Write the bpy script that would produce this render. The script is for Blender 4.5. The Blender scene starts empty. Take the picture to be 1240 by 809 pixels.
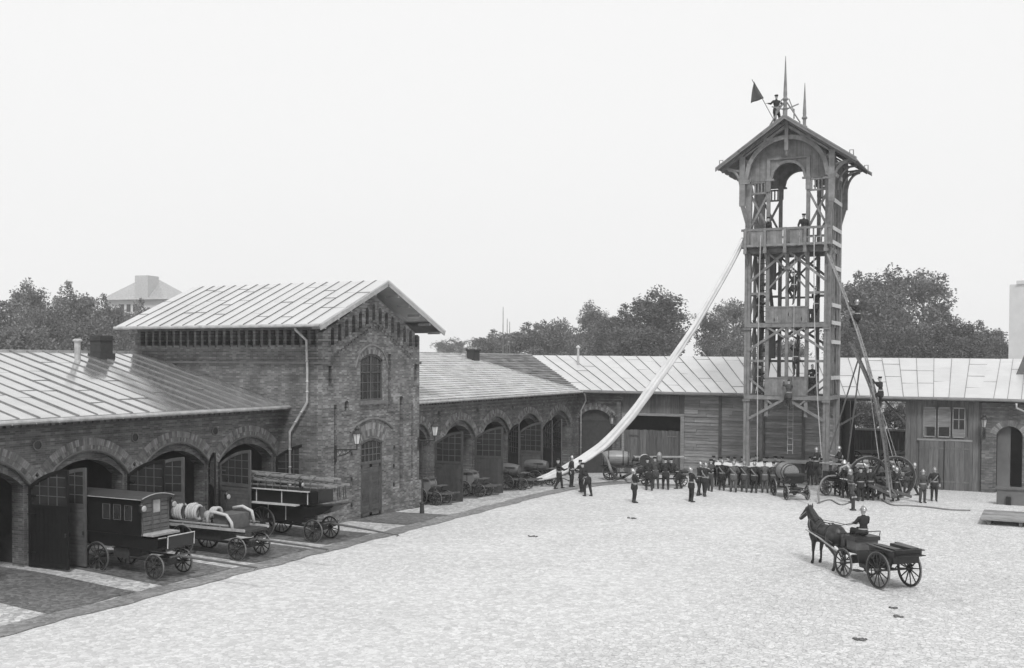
import bpy, bmesh, math, random
from mathutils import Vector, Matrix
R=math.radians; PI=math.pi
random.seed(7)
C=bpy.context.scene.collection
# ---------------------------------------------------------------- camera maths (real places measured on the ground)
F=1305.0;PPX=620.0;PPY=471.0;H=7.3
YAW=R(26.8);PITCH=R(-1.5);ROLL=R(0.25)
def ray(px,py):
    x=(px-PPX)/F; y=-(py-PPY)/F
    c,s=math.cos(ROLL),math.sin(ROLL); x,y=c*x-s*y, s*x+c*y
    cp,sp=math.cos(PITCH),math.sin(PITCH)
    Y=cp-y*sp; Z=sp+y*cp
    c,s=math.cos(YAW),math.sin(YAW)
    return (c*x-s*Y, s*x+c*Y, Z)
def onZ(px,py,z=0):
    d=ray(px,py); t=(z-H)/d[2]; return Vector((d[0]*t,d[1]*t,z))
def onX(px,py,X):
    d=ray(px,py); t=X/d[0]; return Vector((X,d[1]*t,H+d[2]*t))
def onY(px,py,Y):
    d=ray(px,py); t=Y/d[1]; return Vector((d[0]*t,Y,H+d[2]*t))
def sst(t):
    t=max(0,min(1,t)); return t*t*(3-2*t)
def interp(tab,v):
    if v<=tab[0][0]: return tab[0][1]
    for (a,x),(b,y) in zip(tab,tab[1:]):
        if v<=b: return x+(y-x)*(v-a)/(b-a)
    return tab[-1][1]
WZ=[(20,.28),(26,.22),(30,.14),(36,.03),(44,-.1),(50,-.2),(58,-.35),(68,-.45)]
def gz(x,y):
    a=sst((-24.6-x)/6.2)
    far=-.2*sst((y-57)/10)
    return a*interp(WZ,y)+(1-a)*far
def ground(px,py):
    z=0
    for _ in range(12):
        p=onZ(px,py,z); z=gz(p.x,p.y)
    return Vector((p.x,p.y,z))
# ---------------------------------------------------------------- mesh builder
class M:
    def __init__(s): s.v=[]; s.f=[]
    def add(s,vs,fs):
        o=len(s.v); s.v+= [tuple(v) for v in vs]; s.f+=[tuple(i+o for i in f) for f in fs]; return s
    def box(s,x0,y0,z0,x1,y1,z1):
        return s.add([(x0,y0,z0),(x1,y0,z0),(x1,y1,z0),(x0,y1,z0),(x0,y0,z1),(x1,y0,z1),(x1,y1,z1),(x0,y1,z1)],
          [(0,3,2,1),(4,5,6,7),(0,1,5,4),(1,2,6,5),(2,3,7,6),(3,0,4,7)])
    def beam(s,p,q,w,h,up=(0,0,1)):
        p=Vector(p);q=Vector(q);d=(q-p).normalized();up=Vector(up)
        if abs(d.dot(up))>.98: up=Vector((0,1,0)) if abs(d.y)<.9 else Vector((1,0,0))
        a=d.cross(up).normalized()*(w/2); b=a.cross(d).normalized()*(h/2)
        vs=[p-a-b,p+a-b,p+a+b,p-a+b,q-a-b,q+a-b,q+a+b,q-a+b]
        return s.add(vs,[(0,3,2,1),(4,5,6,7),(0,1,5,4),(1,2,6,5),(2,3,7,6),(3,0,4,7)])
    def cyl(s,p,q,r0,r1=None,n=10):
        if r1 is None:r1=r0
        p=Vector(p);q=Vector(q);d=(q-p).normalized()
        u=Vector((0,0,1)) if abs(d.z)<.9 else Vector((1,0,0))
        a=d.cross(u).normalized(); b=a.cross(d)
        vs=[];
        for c,r in((p,r0),(q,r1)):
            for i in range(n):
                t=2*PI*i/n; vs.append(c+a*(r*math.cos(t))+b*(r*math.sin(t)))
        fs=[(i,(i+1)%n,n+(i+1)%n,n+i) for i in range(n)]+[tuple(range(n-1,-1,-1)),tuple(range(n,2*n))]
        return s.add(vs,fs)
    def tube(s,pts,r,n=6,closed=False):
        pts=[Vector(p) for p in pts]; m=len(pts); rr=r if isinstance(r,(list,tuple)) else [r]*m
        vs=[];prev=None
        for i,p in enumerate(pts):
            if closed: d=pts[(i+1)%m]-pts[i-1]
            else: d=pts[min(i+1,m-1)]-pts[max(i-1,0)]
            d.normalize()
            if prev is None:
                u=Vector((0,0,1)) if abs(d.z)<.9 else Vector((1,0,0)); a=d.cross(u).normalized()
            else: a=(prev-d*prev.dot(d)).normalized()
            prev=a; b=a.cross(d)
            for k in range(n):
                t=2*PI*k/n; vs.append(p+a*(rr[i]*math.cos(t))+b*(rr[i]*math.sin(t)))
        fs=[]
        for i in range(m if closed else m-1):
            j=(i+1)%m
            for k in range(n): fs.append((i*n+k,i*n+(k+1)%n,j*n+(k+1)%n,j*n+k))
        if not closed: fs+= [tuple(range(n-1,-1,-1)),tuple((m-1)*n+k for k in range(n))]
        return s.add(vs,fs)
    def lathe(s,prof,c=(0,0,0),n=14,axis='z',cap=True):
        vs=[]
        for r,z in prof:
            for i in range(n):
                t=2*PI*i/n; a,b=r*math.cos(t),r*math.sin(t)
                v=(a,b,z) if axis=='z' else ((z,a,b) if axis=='x' else (b,z,a))
                vs.append((v[0]+c[0],v[1]+c[1],v[2]+c[2]))
        m=len(prof)
        fs=[(i*n+k,i*n+(k+1)%n,(i+1)*n+(k+1)%n,(i+1)*n+k) for i in range(m-1) for k in range(n)]
        if prof[0]!=prof[-1] and cap: fs+=[tuple(range(n-1,-1,-1)),tuple((m-1)*n+k for k in range(n))]
        return s.add(vs,fs)
    def prism(s,poly,axis,c0,c1):
        n=len(poly)
        def mk(p,c): return {'x':(c,p[0],p[1]),'y':(p[0],c,p[1]),'z':(p[0],p[1],c)}[axis]
        vs=[mk(p,c0) for p in poly]+[mk(p,c1) for p in poly]
        fs=[tuple(range(n-1,-1,-1)),tuple(range(n,2*n))]+[(i,(i+1)%n,n+(i+1)%n,n+i) for i in range(n)]
        return s.add(vs,fs)
    def ell(s,c,r,n=12,m=8,zmin=-1):
        prof=[]
        vs=[];fs=[]
        for j in range(m+1):
            ph=-PI/2+PI*j/m
            z=max(zmin,math.sin(ph)); k=math.cos(ph) if math.sin(ph)>=zmin else math.sqrt(max(0,1-zmin*zmin))*(j/m*1.0+.01)
            for i in range(n):
                t=2*PI*i/n; vs.append((c[0]+r[0]*k*math.cos(t),c[1]+r[1]*k*math.sin(t),c[2]+r[2]*z))
        fs=[(j*n+k,j*n+(k+1)%n,(j+1)*n+(k+1)%n,(j+1)*n+k) for j in range(m) for k in range(n)]
        return s.add(vs,fs)
    def quad(s,*p): return s.add(p,[tuple(range(len(p)))])
    def build(s,name,mat,parent=None,smooth=False,loc=None,rot=None,recalc=True):
        me=bpy.data.meshes.new(name); me.from_pydata(s.v,[],s.f)
        if recalc:
            bm=bmesh.new(); bm.from_mesh(me); bmesh.ops.recalc_face_normals(bm,faces=bm.faces); bm.to_mesh(me); bm.free()
        me.materials.append(mat)
        if smooth: me.shade_smooth()
        o=bpy.data.objects.new(name,me); C.objects.link(o)
        if parent: o.parent=parent
        if loc is not None:o.location=loc
        if rot is not None:o.rotation_euler=rot
        return o
def tag(o,label=None,cat=None,group=None,kind=None):
    if label:o['label']=label
    if cat:o['category']=cat
    if group:o['group']=group
    if kind:o['kind']=kind
    return o
def root(name,label,cat,loc=(0,0,0),rz=0,group=None):
    o=bpy.data.objects.new(name,None); C.objects.link(o); o.location=loc; o.rotation_euler=(0,0,rz); o.empty_display_size=.2
    return tag(o,label,cat,group)
def copy_tree(o,parent=None):
    c=o.copy(); C.objects.link(c); c.parent=parent
    for ch in list(o.children): copy_tree(ch,c)
    return c
def arc(hw,rise,n=14):
    """points of a segmental arch from -hw to hw, z above the springing"""
    Rr=(hw*hw+rise*rise)/(2*rise)
    return [(-hw+2*hw*i/n, rise-Rr+math.sqrt(max(0,Rr*Rr-(-hw+2*hw*i/n)**2))) for i in range(n+1)]
def arch_wall(m,axis,c0,c1,u0,u1,zb,zt,ops):
    """wall slab between planes c0,c1 from u0 to u1; zt may be a function; ops=(uc,halfwidth,zbottom,zspring,rise)"""
    ztf=zt if callable(zt) else (lambda u:zt)
    def slab(poly): m.prism(poly,axis,c0,c1)
    def solid(a,b):
        if b-a<1e-4: return
        ks=[a,b]
        if callable(zt):
            for k in getattr(zt,'knots',[]):
                if a<k<b: ks.append(k)
        ks.sort()
        slab([(ks[0],zb),(ks[-1],zb)]+[(k,ztf(k)) for k in reversed(ks)])
    u=u0
    for uc,hw,zo,zs,rise in sorted(ops):
        solid(u,uc-hw)
        if zo>zb: slab([(uc-hw,zb),(uc+hw,zb),(uc+hw,zo),(uc-hw,zo)])
        if zs+rise<ztf(uc)-.01:
            pts=arc(hw,rise,12 if hw>.5 else 6) if rise>0 else [(-hw,0),(hw,0)]
            top=[(uc+hw,ztf(uc+hw)),(uc-hw,ztf(uc-hw))]
            if callable(zt):
                for k in getattr(zt,'knots',[]):
                    if uc-hw<k<uc+hw: top.insert(1,(k,ztf(k)))
            slab([(uc+a,zs+b) for a,b in pts]+top)
        u=uc+hw
    solid(u,u1)
def voussoirs(m,axis,c0,c1,uc,hw,zs,rise,depth,step=.075):
    Rr=(hw*hw+rise*rise)/(2*rise); zc=zs+rise-Rr; a=math.asin(hw/Rr) if rise<hw else PI-math.asin(min(1,hw/Rr))
    n=int(2*a*Rr/step)
    for i in range(n):
        t0=-a+2*a*(i+.06)/n; t1=-a+2*a*(i+.94)/n
        for (r0,r1) in ((Rr+.004,Rr+depth*.5-.006),(Rr+depth*.5+.006,Rr+depth)) if depth>.35 else ((Rr+.004,Rr+depth),):
            m.prism([(uc+r*math.sin(t),zc+r*math.cos(t)) for r,t in((r0,t0),(r0,t1),(r1,t1),(r1,t0))],axis,c0,c1)
# ---------------------------------------------------------------- materials
def mat(name):
    m=bpy.data.materials.new(name); m.use_nodes=True; nt=m.node_tree
    return m,nt,nt.nodes['Principled BSDF']
def N(nt,t,**k):
    n=nt.nodes.new(t)
    for a,b in k.items(): setattr(n,a,b)
    return n
def ramp(nt,a,b,lo=0.,hi=1.):
    r=N(nt,'ShaderNodeMapRange'); r.inputs['From Min'].default_value=a; r.inputs['From Max'].default_value=b
    r.inputs['To Min'].default_value=lo; r.inputs['To Max'].default_value=hi; return r
def plain(name,v,rough=.6,metal=0.,var=.25,scale=3.,bump=0.,island=0.,stretch=None,spec=.4):
    """grey paint/timber/metal with noise wear; island = spread of brightness between loose pieces"""
    m,nt,b=mat(name); L=nt.links
    tc=N(nt,'ShaderNodeTexCoord'); no=N(nt,'ShaderNodeTexNoise'); no.inputs['Scale'].default_value=scale; no.inputs['Detail'].default_value=6
    no.inputs['Roughness'].default_value=.65
    if stretch:
        mp=N(nt,'ShaderNodeMapping'); mp.inputs['Scale'].default_value=stretch; L.new(tc.outputs['Object'],mp.inputs['Vector']); L.new(mp.outputs[0],no.inputs['Vector'])
    else: L.new(tc.outputs['Object'],no.inputs['Vector'])
    r=ramp(nt,.3,.7,v*(1-var),v*(1+var)); L.new(no.outputs[0],r.inputs['Value']); out=r.outputs[0]
    if island:
        g=N(nt,'ShaderNodeNewGeometry'); r2=ramp(nt,0,1,1-island,1+island); L.new(g.outputs['Random Per Island'],r2.inputs['Value'])
        mu=N(nt,'ShaderNodeMath',operation='MULTIPLY'); L.new(out,mu.inputs[0]); L.new(r2.outputs[0],mu.inputs[1]); out=mu.outputs[0]
    L.new(out,b.inputs['Base Color']); b.inputs['Roughness'].default_value=rough; b.inputs['Metallic'].default_value=metal
    b.inputs['Specular IOR Level'].default_value=spec
    if bump:
        bp=N(nt,'ShaderNodeBump'); bp.inputs['Strength'].default_value=bump; bp.inputs['Distance'].default_value=.02; L.new(no.outputs[0],bp.inputs['Height']); L.new(bp.outputs[0],b.inputs['Normal'])
    return m
def brick_mat(name,c1,c2,mo,bw=.25,bh=.072,light=.35,pale=.2):
    m,nt,b=mat(name); L=nt.links
    g=N(nt,'ShaderNodeNewGeometry'); sp=N(nt,'ShaderNodeSeparateXYZ'); L.new(g.outputs['Position'],sp.inputs[0])
    sn=N(nt,'ShaderNodeSeparateXYZ'); L.new(g.outputs['True Normal'],sn.inputs[0])
    ab=N(nt,'ShaderNodeMath',operation='ABSOLUTE'); L.new(sn.outputs[0],ab.inputs[0])
    gt=N(nt,'ShaderNodeMath',operation='GREATER_THAN'); gt.inputs[1].default_value=.6; L.new(ab.outputs[0],gt.inputs[0])
    mx=N(nt,'ShaderNodeMix'); L.new(gt.outputs[0],mx.inputs['Factor']); L.new(sp.outputs[0],mx.inputs['A']); L.new(sp.outputs[1],mx.inputs['B'])
    cb=N(nt,'ShaderNodeCombineXYZ'); L.new(mx.outputs[0],cb.inputs[0]); L.new(sp.outputs[2],cb.inputs[1])
    br=N(nt,'ShaderNodeTexBrick'); L.new(cb.outputs[0],br.inputs['Vector']); br.inputs['Scale'].default_value=1
    br.inputs['Brick Width'].default_value=bw; br.inputs['Row Height'].default_value=bh; br.inputs['Mortar Size'].default_value=.008
    br.inputs['Mortar Smooth'].default_value=.3; br.inputs['Bias'].default_value=-.25
    for k,v in(('Color1',c1),('Color2',c2),('Mortar',mo)): br.inputs[k].default_value=(v,v,v,1)
    # scattered pale efflorescent bricks
    sc=N(nt,'ShaderNodeVectorMath',operation='DIVIDE'); sc.inputs[1].default_value=(bw*.8,bh,1); L.new(cb.outputs[0],sc.inputs[0])
    fl=N(nt,'ShaderNodeVectorMath',operation='FLOOR'); L.new(sc.outputs[0],fl.inputs[0])
    wn=N(nt,'ShaderNodeTexWhiteNoise',noise_dimensions='2D'); L.new(fl.outputs[0],wn.inputs['Vector'])
    n1=N(nt,'ShaderNodeTexNoise'); n1.inputs['Scale'].default_value=1.1; n1.inputs['Detail'].default_value=5; L.new(g.outputs['Position'],n1.inputs['Vector'])
    r1=ramp(nt,.3,.75,light*.35,light*1.1); L.new(n1.outputs[0],r1.inputs['Value'])
    lt=N(nt,'ShaderNodeMath',operation='LESS_THAN'); L.new(wn.outputs[0],lt.inputs[0]); L.new(r1.outputs[0],lt.inputs[1])
    ml=N(nt,'ShaderNodeMath',operation='MULTIPLY'); L.new(lt.outputs[0],ml.inputs[0]); ml.inputs[1].default_value=pale
    m2=N(nt,'ShaderNodeMix',data_type='RGBA'); L.new(ml.outputs[0],m2.inputs['Factor']); L.new(br.outputs['Color'],m2.inputs['A']); m2.inputs['B'].default_value=(.42,.42,.42,1)
    n2=N(nt,'ShaderNodeTexNoise'); n2.inputs['Scale'].default_value=1.3; n2.inputs['Detail'].default_value=8; L.new(g.outputs['Position'],n2.inputs['Vector'])
    r2=ramp(nt,.3,.7,.68,1.3); L.new(n2.outputs[0],r2.inputs['Value'])
    m3=N(nt,'ShaderNodeMix',data_type='RGBA',blend_type='MULTIPLY'); m3.inputs['Factor'].default_value=1; L.new(m2.outputs['Result'],m3.inputs['A']); L.new(r2.outputs[0],m3.inputs['B'])
    # every course has its own tone
    sz=N(nt,'ShaderNodeMath',operation='DIVIDE'); L.new(sp.outputs[2],sz.inputs[0]); sz.inputs[1].default_value=bh
    fz=N(nt,'ShaderNodeMath',operation='FLOOR'); L.new(sz.outputs[0],fz.inputs[0]); wz=N(nt,'ShaderNodeTexWhiteNoise',noise_dimensions='1D'); L.new(fz.outputs[0],wz.inputs['W'])
    rz=ramp(nt,0,1,.8,1.2); L.new(wz.outputs[0],rz.inputs['Value'])
    m4=N(nt,'ShaderNodeMix',data_type='RGBA',blend_type='MULTIPLY'); m4.inputs['Factor'].default_value=1; L.new(m3.outputs['Result'],m4.inputs['A']); L.new(rz.outputs[0],m4.inputs['B']); m3=m4
    L.new(m3.outputs['Result'],b.inputs['Base Color']); b.inputs['Roughness'].default_value=.9; b.inputs['Specular IOR Level'].default_value=.2
    bp=N(nt,'ShaderNodeBump'); bp.inputs['Strength'].default_value=.5; bp.inputs['Distance'].default_value=.01; bp.invert=True
    L.new(br.outputs['Fac'],bp.inputs['Height']); L.new(bp.outputs[0],b.inputs['Normal'])
    return m
def cobble_mat(name,lo,hi,scale,edge=.35,stain=.3,rough=.85,rough_side=1.,spots=0.):
    m,nt,b=mat(name); L=nt.links
    g=N(nt,'ShaderNodeNewGeometry')
    v=N(nt,'ShaderNodeTexVoronoi'); v.inputs['Scale'].default_value=scale; v.inputs['Randomness'].default_value=.85; L.new(g.outputs['Position'],v.inputs['Vector'])
    ve=N(nt,'ShaderNodeTexVoronoi',feature='DISTANCE_TO_EDGE'); ve.inputs['Scale'].default_value=scale; ve.inputs['Randomness'].default_value=.85; L.new(g.outputs['Position'],ve.inputs['Vector'])
    bw=N(nt,'ShaderNodeRGBToBW'); L.new(v.outputs['Color'],bw.inputs[0])
    r=ramp(nt,.15,.85,lo,hi); L.new(bw.outputs[0],r.inputs['Value'])
    re=ramp(nt,.0,.09,1-edge,1.); L.new(ve.outputs['Distance'],re.inputs['Value'])
    nm=N(nt,'ShaderNodeTexNoise'); nm.inputs['Scale'].default_value=.16; nm.inputs['Detail'].default_value=4; L.new(g.outputs['Position'],nm.inputs['Vector'])
    rm=ramp(nt,.35,.65,.3,.7); L.new(nm.outputs[0],rm.inputs['Value'])
    px=N(nt,'ShaderNodeSeparateXYZ'); L.new(g.outputs['Position'],px.inputs[0]); rx=ramp(nt,-13,-3,0,rough_side); L.new(px.outputs[0],rx.inputs['Value'])
    ad=N(nt,'ShaderNodeMath',operation='ADD',use_clamp=True); L.new(rm.outputs[0],ad.inputs[0]); L.new(rx.outputs[0],ad.inputs[1])
    lo_=N(nt,'ShaderNodeMix'); L.new(ad.outputs[0],lo_.inputs['Factor']); lo_.inputs['A'].default_value=1.; L.new(re.outputs[0],lo_.inputs['B']); re=lo_
    mu=N(nt,'ShaderNodeMath',operation='MULTIPLY'); L.new(r.outputs[0],mu.inputs[0]); L.new(re.outputs[0],mu.inputs[1])
    n=N(nt,'ShaderNodeTexNoise'); n.inputs['Scale'].default_value=.22; n.inputs['Detail'].default_value=9; n.inputs['Roughness'].default_value=.68; L.new(g.outputs['Position'],n.inputs['Vector'])
    rn=ramp(nt,.32,.68,1-stain,1+stain*.55); L.new(n.outputs[0],rn.inputs['Value'])
    m2=N(nt,'ShaderNodeMath',operation='MULTIPLY'); L.new(mu.outputs[0],m2.inputs[0]); L.new(rn.outputs[0],m2.inputs[1])
    n3=N(nt,'ShaderNodeTexNoise'); n3.inputs['Scale'].default_value=2.4; n3.inputs['Detail'].default_value=6; L.new(g.outputs['Position'],n3.inputs['Vector'])
    r3=ramp(nt,.3,.7,.93,1.07); L.new(n3.outputs[0],r3.inputs['Value'])
    m3=N(nt,'ShaderNodeMath',operation='MULTIPLY'); L.new(m2.outputs[0],m3.inputs[0]); L.new(r3.outputs[0],m3.inputs[1])
    if spots:   # trodden dirt, straw and wheel tracks
        wv=N(nt,'ShaderNodeTexNoise'); wv.inputs['Scale'].default_value=.5; wv.inputs['Detail'].default_value=7; wv.inputs['Roughness'].default_value=.75
        mp=N(nt,'ShaderNodeMapping'); mp.inputs['Scale'].default_value=(.45,2.2,1); mp.inputs['Rotation'].default_value=(0,0,R(35)); L.new(g.outputs['Position'],mp.inputs['Vector']); L.new(mp.outputs[0],wv.inputs['Vector'])
        rs=ramp(nt,.6,.72,1.,1-spots); L.new(wv.outputs[0],rs.inputs['Value']); m5=N(nt,'ShaderNodeMath',operation='MULTIPLY'); L.new(m3.outputs[0],m5.inputs[0]); L.new(rs.outputs[0],m5.inputs[1])
        n6=N(nt,'ShaderNodeTexNoise'); n6.inputs['Scale'].default_value=1.1; n6.inputs['Detail'].default_value=3; L.new(g.outputs['Position'],n6.inputs['Vector']); r6=ramp(nt,.73,.8,1.,.6); L.new(n6.outputs[0],r6.inputs['Value'])
        m3=N(nt,'ShaderNodeMath',operation='MULTIPLY'); L.new(m5.outputs[0],m3.inputs[0]); L.new(r6.outputs[0],m3.inputs[1])
    L.new(m3.outputs[0],b.inputs['Base Color']); b.inputs['Roughness'].default_value=rough; b.inputs['Specular IOR Level'].default_value=.25
    bp=N(nt,'ShaderNodeBump'); bp.inputs['Strength'].default_value=.6; bp.inputs['Distance'].default_value=.03
    mn=N(nt,'ShaderNodeMath',operation='MINIMUM'); mn.inputs[1].default_value=.2; L.new(ve.outputs['Distance'],mn.inputs[0]); L.new(mn.outputs[0],bp.inputs['Height'])
    L.new(bp.outputs[0],b.inputs['Normal'])
    return m
def leaf_mat(name,lo,hi):
    m,nt,b=mat(name); L=nt.links
    g=N(nt,'ShaderNodeNewGeometry'); r=ramp(nt,0,1,lo,hi); L.new(g.outputs['Random Per Island'],r.inputs['Value'])
    L.new(r.outputs[0],b.inputs['Base Color']); b.inputs['Roughness'].default_value=.6; b.inputs['Specular IOR Level'].default_value=.3
    return m
K={}
K['brick']=brick_mat('brick',.09,.14,.15,light=.3,pale=.15)
K['brick_facade']=brick_mat('brick_facade',.1,.17,.19,light=.5,pale=.26)
K['voussoir']=plain('voussoir_brick',.17,.9,island=.5,var=.3,scale=4)
K['mortar_dark']=plain('corbel_brick',.13,.9,island=.4)
K['plaster']=plain('plaster',.12,.9,var=.2,scale=.8)
K['roof']=plain('zinc_roof',.6,.4,.45,var=.07,scale=.9,island=.035)
K['roof_a']=plain('wet_zinc_roof',.64,.13,.85,var=.12,scale=.9,island=.03)
K['roof_b']=plain('slate_roof',.48,.45,.25,var=.15,scale=2.,island=.16)
K['seam']=plain('roof_seam',.16,.6,.2)
K['gutter']=plain('zinc_gutter',.4,.45,.4,var=.3,scale=3)
K['pipe']=plain('zinc_pipe',.42,.5,.3,var=.3,scale=3)
K['door']=plain('door_paint_dark',.012,.55,var=.3,scale=5,spec=.2)
K['door_b']=plain('door_paint_grey',.05,.6,var=.25,scale=4,island=.15)
K['louvre']=plain('louvre_paint',.075,.6,var=.3,scale=4,island=.2)
K['glass']=plain('window_glass',.03,.12,var=.3,scale=2,spec=.7)
K['bar']=plain('pale_fitting',.3,.6); K['mbar']=plain('glazing_bar',.11,.6); K['sash']=plain('shoulder_sash',.16,.8)
K['timber']=plain('weathered_boards',.2,.85,var=.35,scale=2.5,island=.28,stretch=(.6,.6,5),bump=.3)
K['timber_v']=plain('vertical_boards',.1,.85,var=.35,scale=2.5,island=.28,stretch=(5,5,.5),bump=.3)
K['tower']=plain('tower_timber',.165,.75,var=.3,scale=3,island=.15)
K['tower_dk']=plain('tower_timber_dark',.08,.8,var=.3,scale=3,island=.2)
K['shingle']=plain('tower_roof',.11,.8,var=.3,scale=4,island=.2)
K['black']=plain('black_lacquer_and_shade',.01,.3,var=.4,scale=4,spec=.5)  # lacquer on the wagons; also stands for shade in openings and vents
K['blackmat']=plain('black_iron',.03,.5,var=.4,scale=8)
K['wheel']=plain('wheel_paint',.022,.45,var=.3,scale=8)
K['tyre']=plain('iron_tyre',.2,.4,.5,var=.3,scale=8)
K['trim']=plain('pale_trim',.42,.5,var=.2,scale=6)
K['wood']=plain('ash_wood',.3,.65,var=.3,scale=6,island=.15)
K['wooddk']=plain('dark_wood',.09,.6,var=.3,scale=6,island=.2)
K['brass']=plain('brass',.38,.4,.9,var=.1)
K['hose']=plain('canvas_hose',.4,.8,var=.2,scale=20)
K['hosedk']=plain('leather_hose',.16,.6,var=.2,scale=20)
K['canvas']=plain('white_canvas',.6,.85,var=.12,scale=1.5)
K['cloth']=plain('dark_uniform',.018,.85,var=.35,scale=6)
K['cloth3']=plain('faded_uniform',.085,.9,var=.35,scale=6)
K['cloth2']=plain('grey_uniform',.05,.85,var=.35,scale=6)
K['white']=plain('white_linen',.6,.9,var=.15,scale=6)
K['skin']=plain('skin',.38,.6,var=.1,scale=8)
K['hair']=plain('hair',.03,.7)
K['horse']=plain('horse_coat',.018,.45,var=.4,scale=3,spec=.5)
K['leather']=plain('leather',.03,.4,var=.3,scale=6)
K['bark']=plain('bark',.09,.9,var=.3,scale=4)
K['plinth']=plain('whitewash',.5,.9,var=.2,scale=2)
K['rope']=plain('rope',.35,.9)
K['sooty']=plain('sooty_brick',.035,.9,var=.3,scale=5)
K['cobble']=cobble_mat('yard_cobble',.44,.6,7.5,edge=.45,stain=.07,spots=.12)
K['cobble2']=cobble_mat('pale_cobble',.3,.56,7.,edge=.5,stain=.2)
K['pave']=cobble_mat('dark_paving',.09,.19,9.,edge=.4,stain=.35,rough=.6)
K['pave2']=cobble_mat('gutter_paving',.16,.28,8.,edge=.4,stain=.3,rough=.7)
K['flagstone']=plain('flagstone',.14,.85,var=.25,scale=3)
K['farwall']=plain('far_plaster',.5,.9,var=.1,scale=.4)  # made pale so the colour carries part of the distance haze
K['dark_in']=plain('shade_dark_inside',.05,.9,var=.3,scale=1)  # inner walls coloured near black for the shade behind the open doors
HAZE=0.0007; SKYV=8.5; SUN=2.0; EXPO=0.35
# ================================================================ SETTING
xs=[-290,-260,-180,-120,-90,-70,-55,-45]+[-40+.5*i for i in range(100)]+[12,16,22,30,45,70,110,180,260,290]
ys=[-40,-20,-5,5,10]+[14+.6*i for i in range(112)]+[84,90,100,120,150,200,260,340,370]
m=M(); nx=len(xs)
m.add([(x,y,gz(x,y)) for y in ys for x in xs],[(j*nx+i,j*nx+i+1,(j+1)*nx+i+1,(j+1)*nx+i) for j in range(len(ys)-1) for i in range(nx-1)])
tag(m.build('ground',K['cobble'],smooth=True,recalc=False),kind='structure')
def drape(name,mt,x0f,x1f,y0,y1,dz,step=.4):
    m=M(); n=max(2,int((y1-y0)/step)); 
    x0=x0f if callable(x0f) else (lambda y:x0f); x1=x1f if callable(x1f) else (lambda y:x1f)
    k=max(2,int(abs(x1((y0+y1)/2)-x0((y0+y1)/2))/step))
    for j in range(n+1):
        y=y0+(y1-y0)*j/n
        for i in range(k+1):
            x=x0(y)+(x1(y)-x0(y))*i/k; m.v.append((x,y,gz(x,y)+dz))
    m.f=[(j*(k+1)+i,j*(k+1)+i+1,(j+1)*(k+1)+i+1,(j+1)*(k+1)+i) for j in range(n) for i in range(k)]
    return tag(m.build(name,mt,smooth=True,recalc=False),kind='structure')
# wavy edges so the paving does not look cut with a knife
def wav(x,a=.03,f=1.7): return lambda y:x+a*math.sin(y*f)+a*.6*math.sin(y*f*2.7+1)
apr=[(21.3,24.6),(25.7,29.0),(30.1,33.4),(34.45,37.6)]
drape('apron_base',K['cobble2'],-33,wav(-25.3),18,38.2,.012)
drape('apron_base',K['cobble2'],-28.8,wav(-25.2),38.2,46.4,.012)
drape('apron_base',K['cobble2'],-31,wav(-25.0),46.4,67.9,.012)
for a,b in apr: drape('paving_patch',K['pave'],-33,wav(-25.5,.04,2.3),a,b,.028)
drape('paving_patch',K['pave'],-28.55,wav(-25.5,.1,2.3),40.3,43.9,.028)
for a,b in((47.2,48.9),(50.5,53.5),(54.9,58.2),(59.5,62)): drape('paving_patch',K['pave'],-30.5,wav(-27.6,.15,2.3),a,b,.028)
drape('gutter_paving',K['pave2'],wav(-25.5,.08),wav(-24.6,.07),18,52,.02)
drape('gutter_paving',K['pave2'],lambda y:-25.5+.012*(y-52)**2,lambda y:-24.6+.02*(y-52)**2+.05*math.sin(y*2),52,62,.02)

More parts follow.
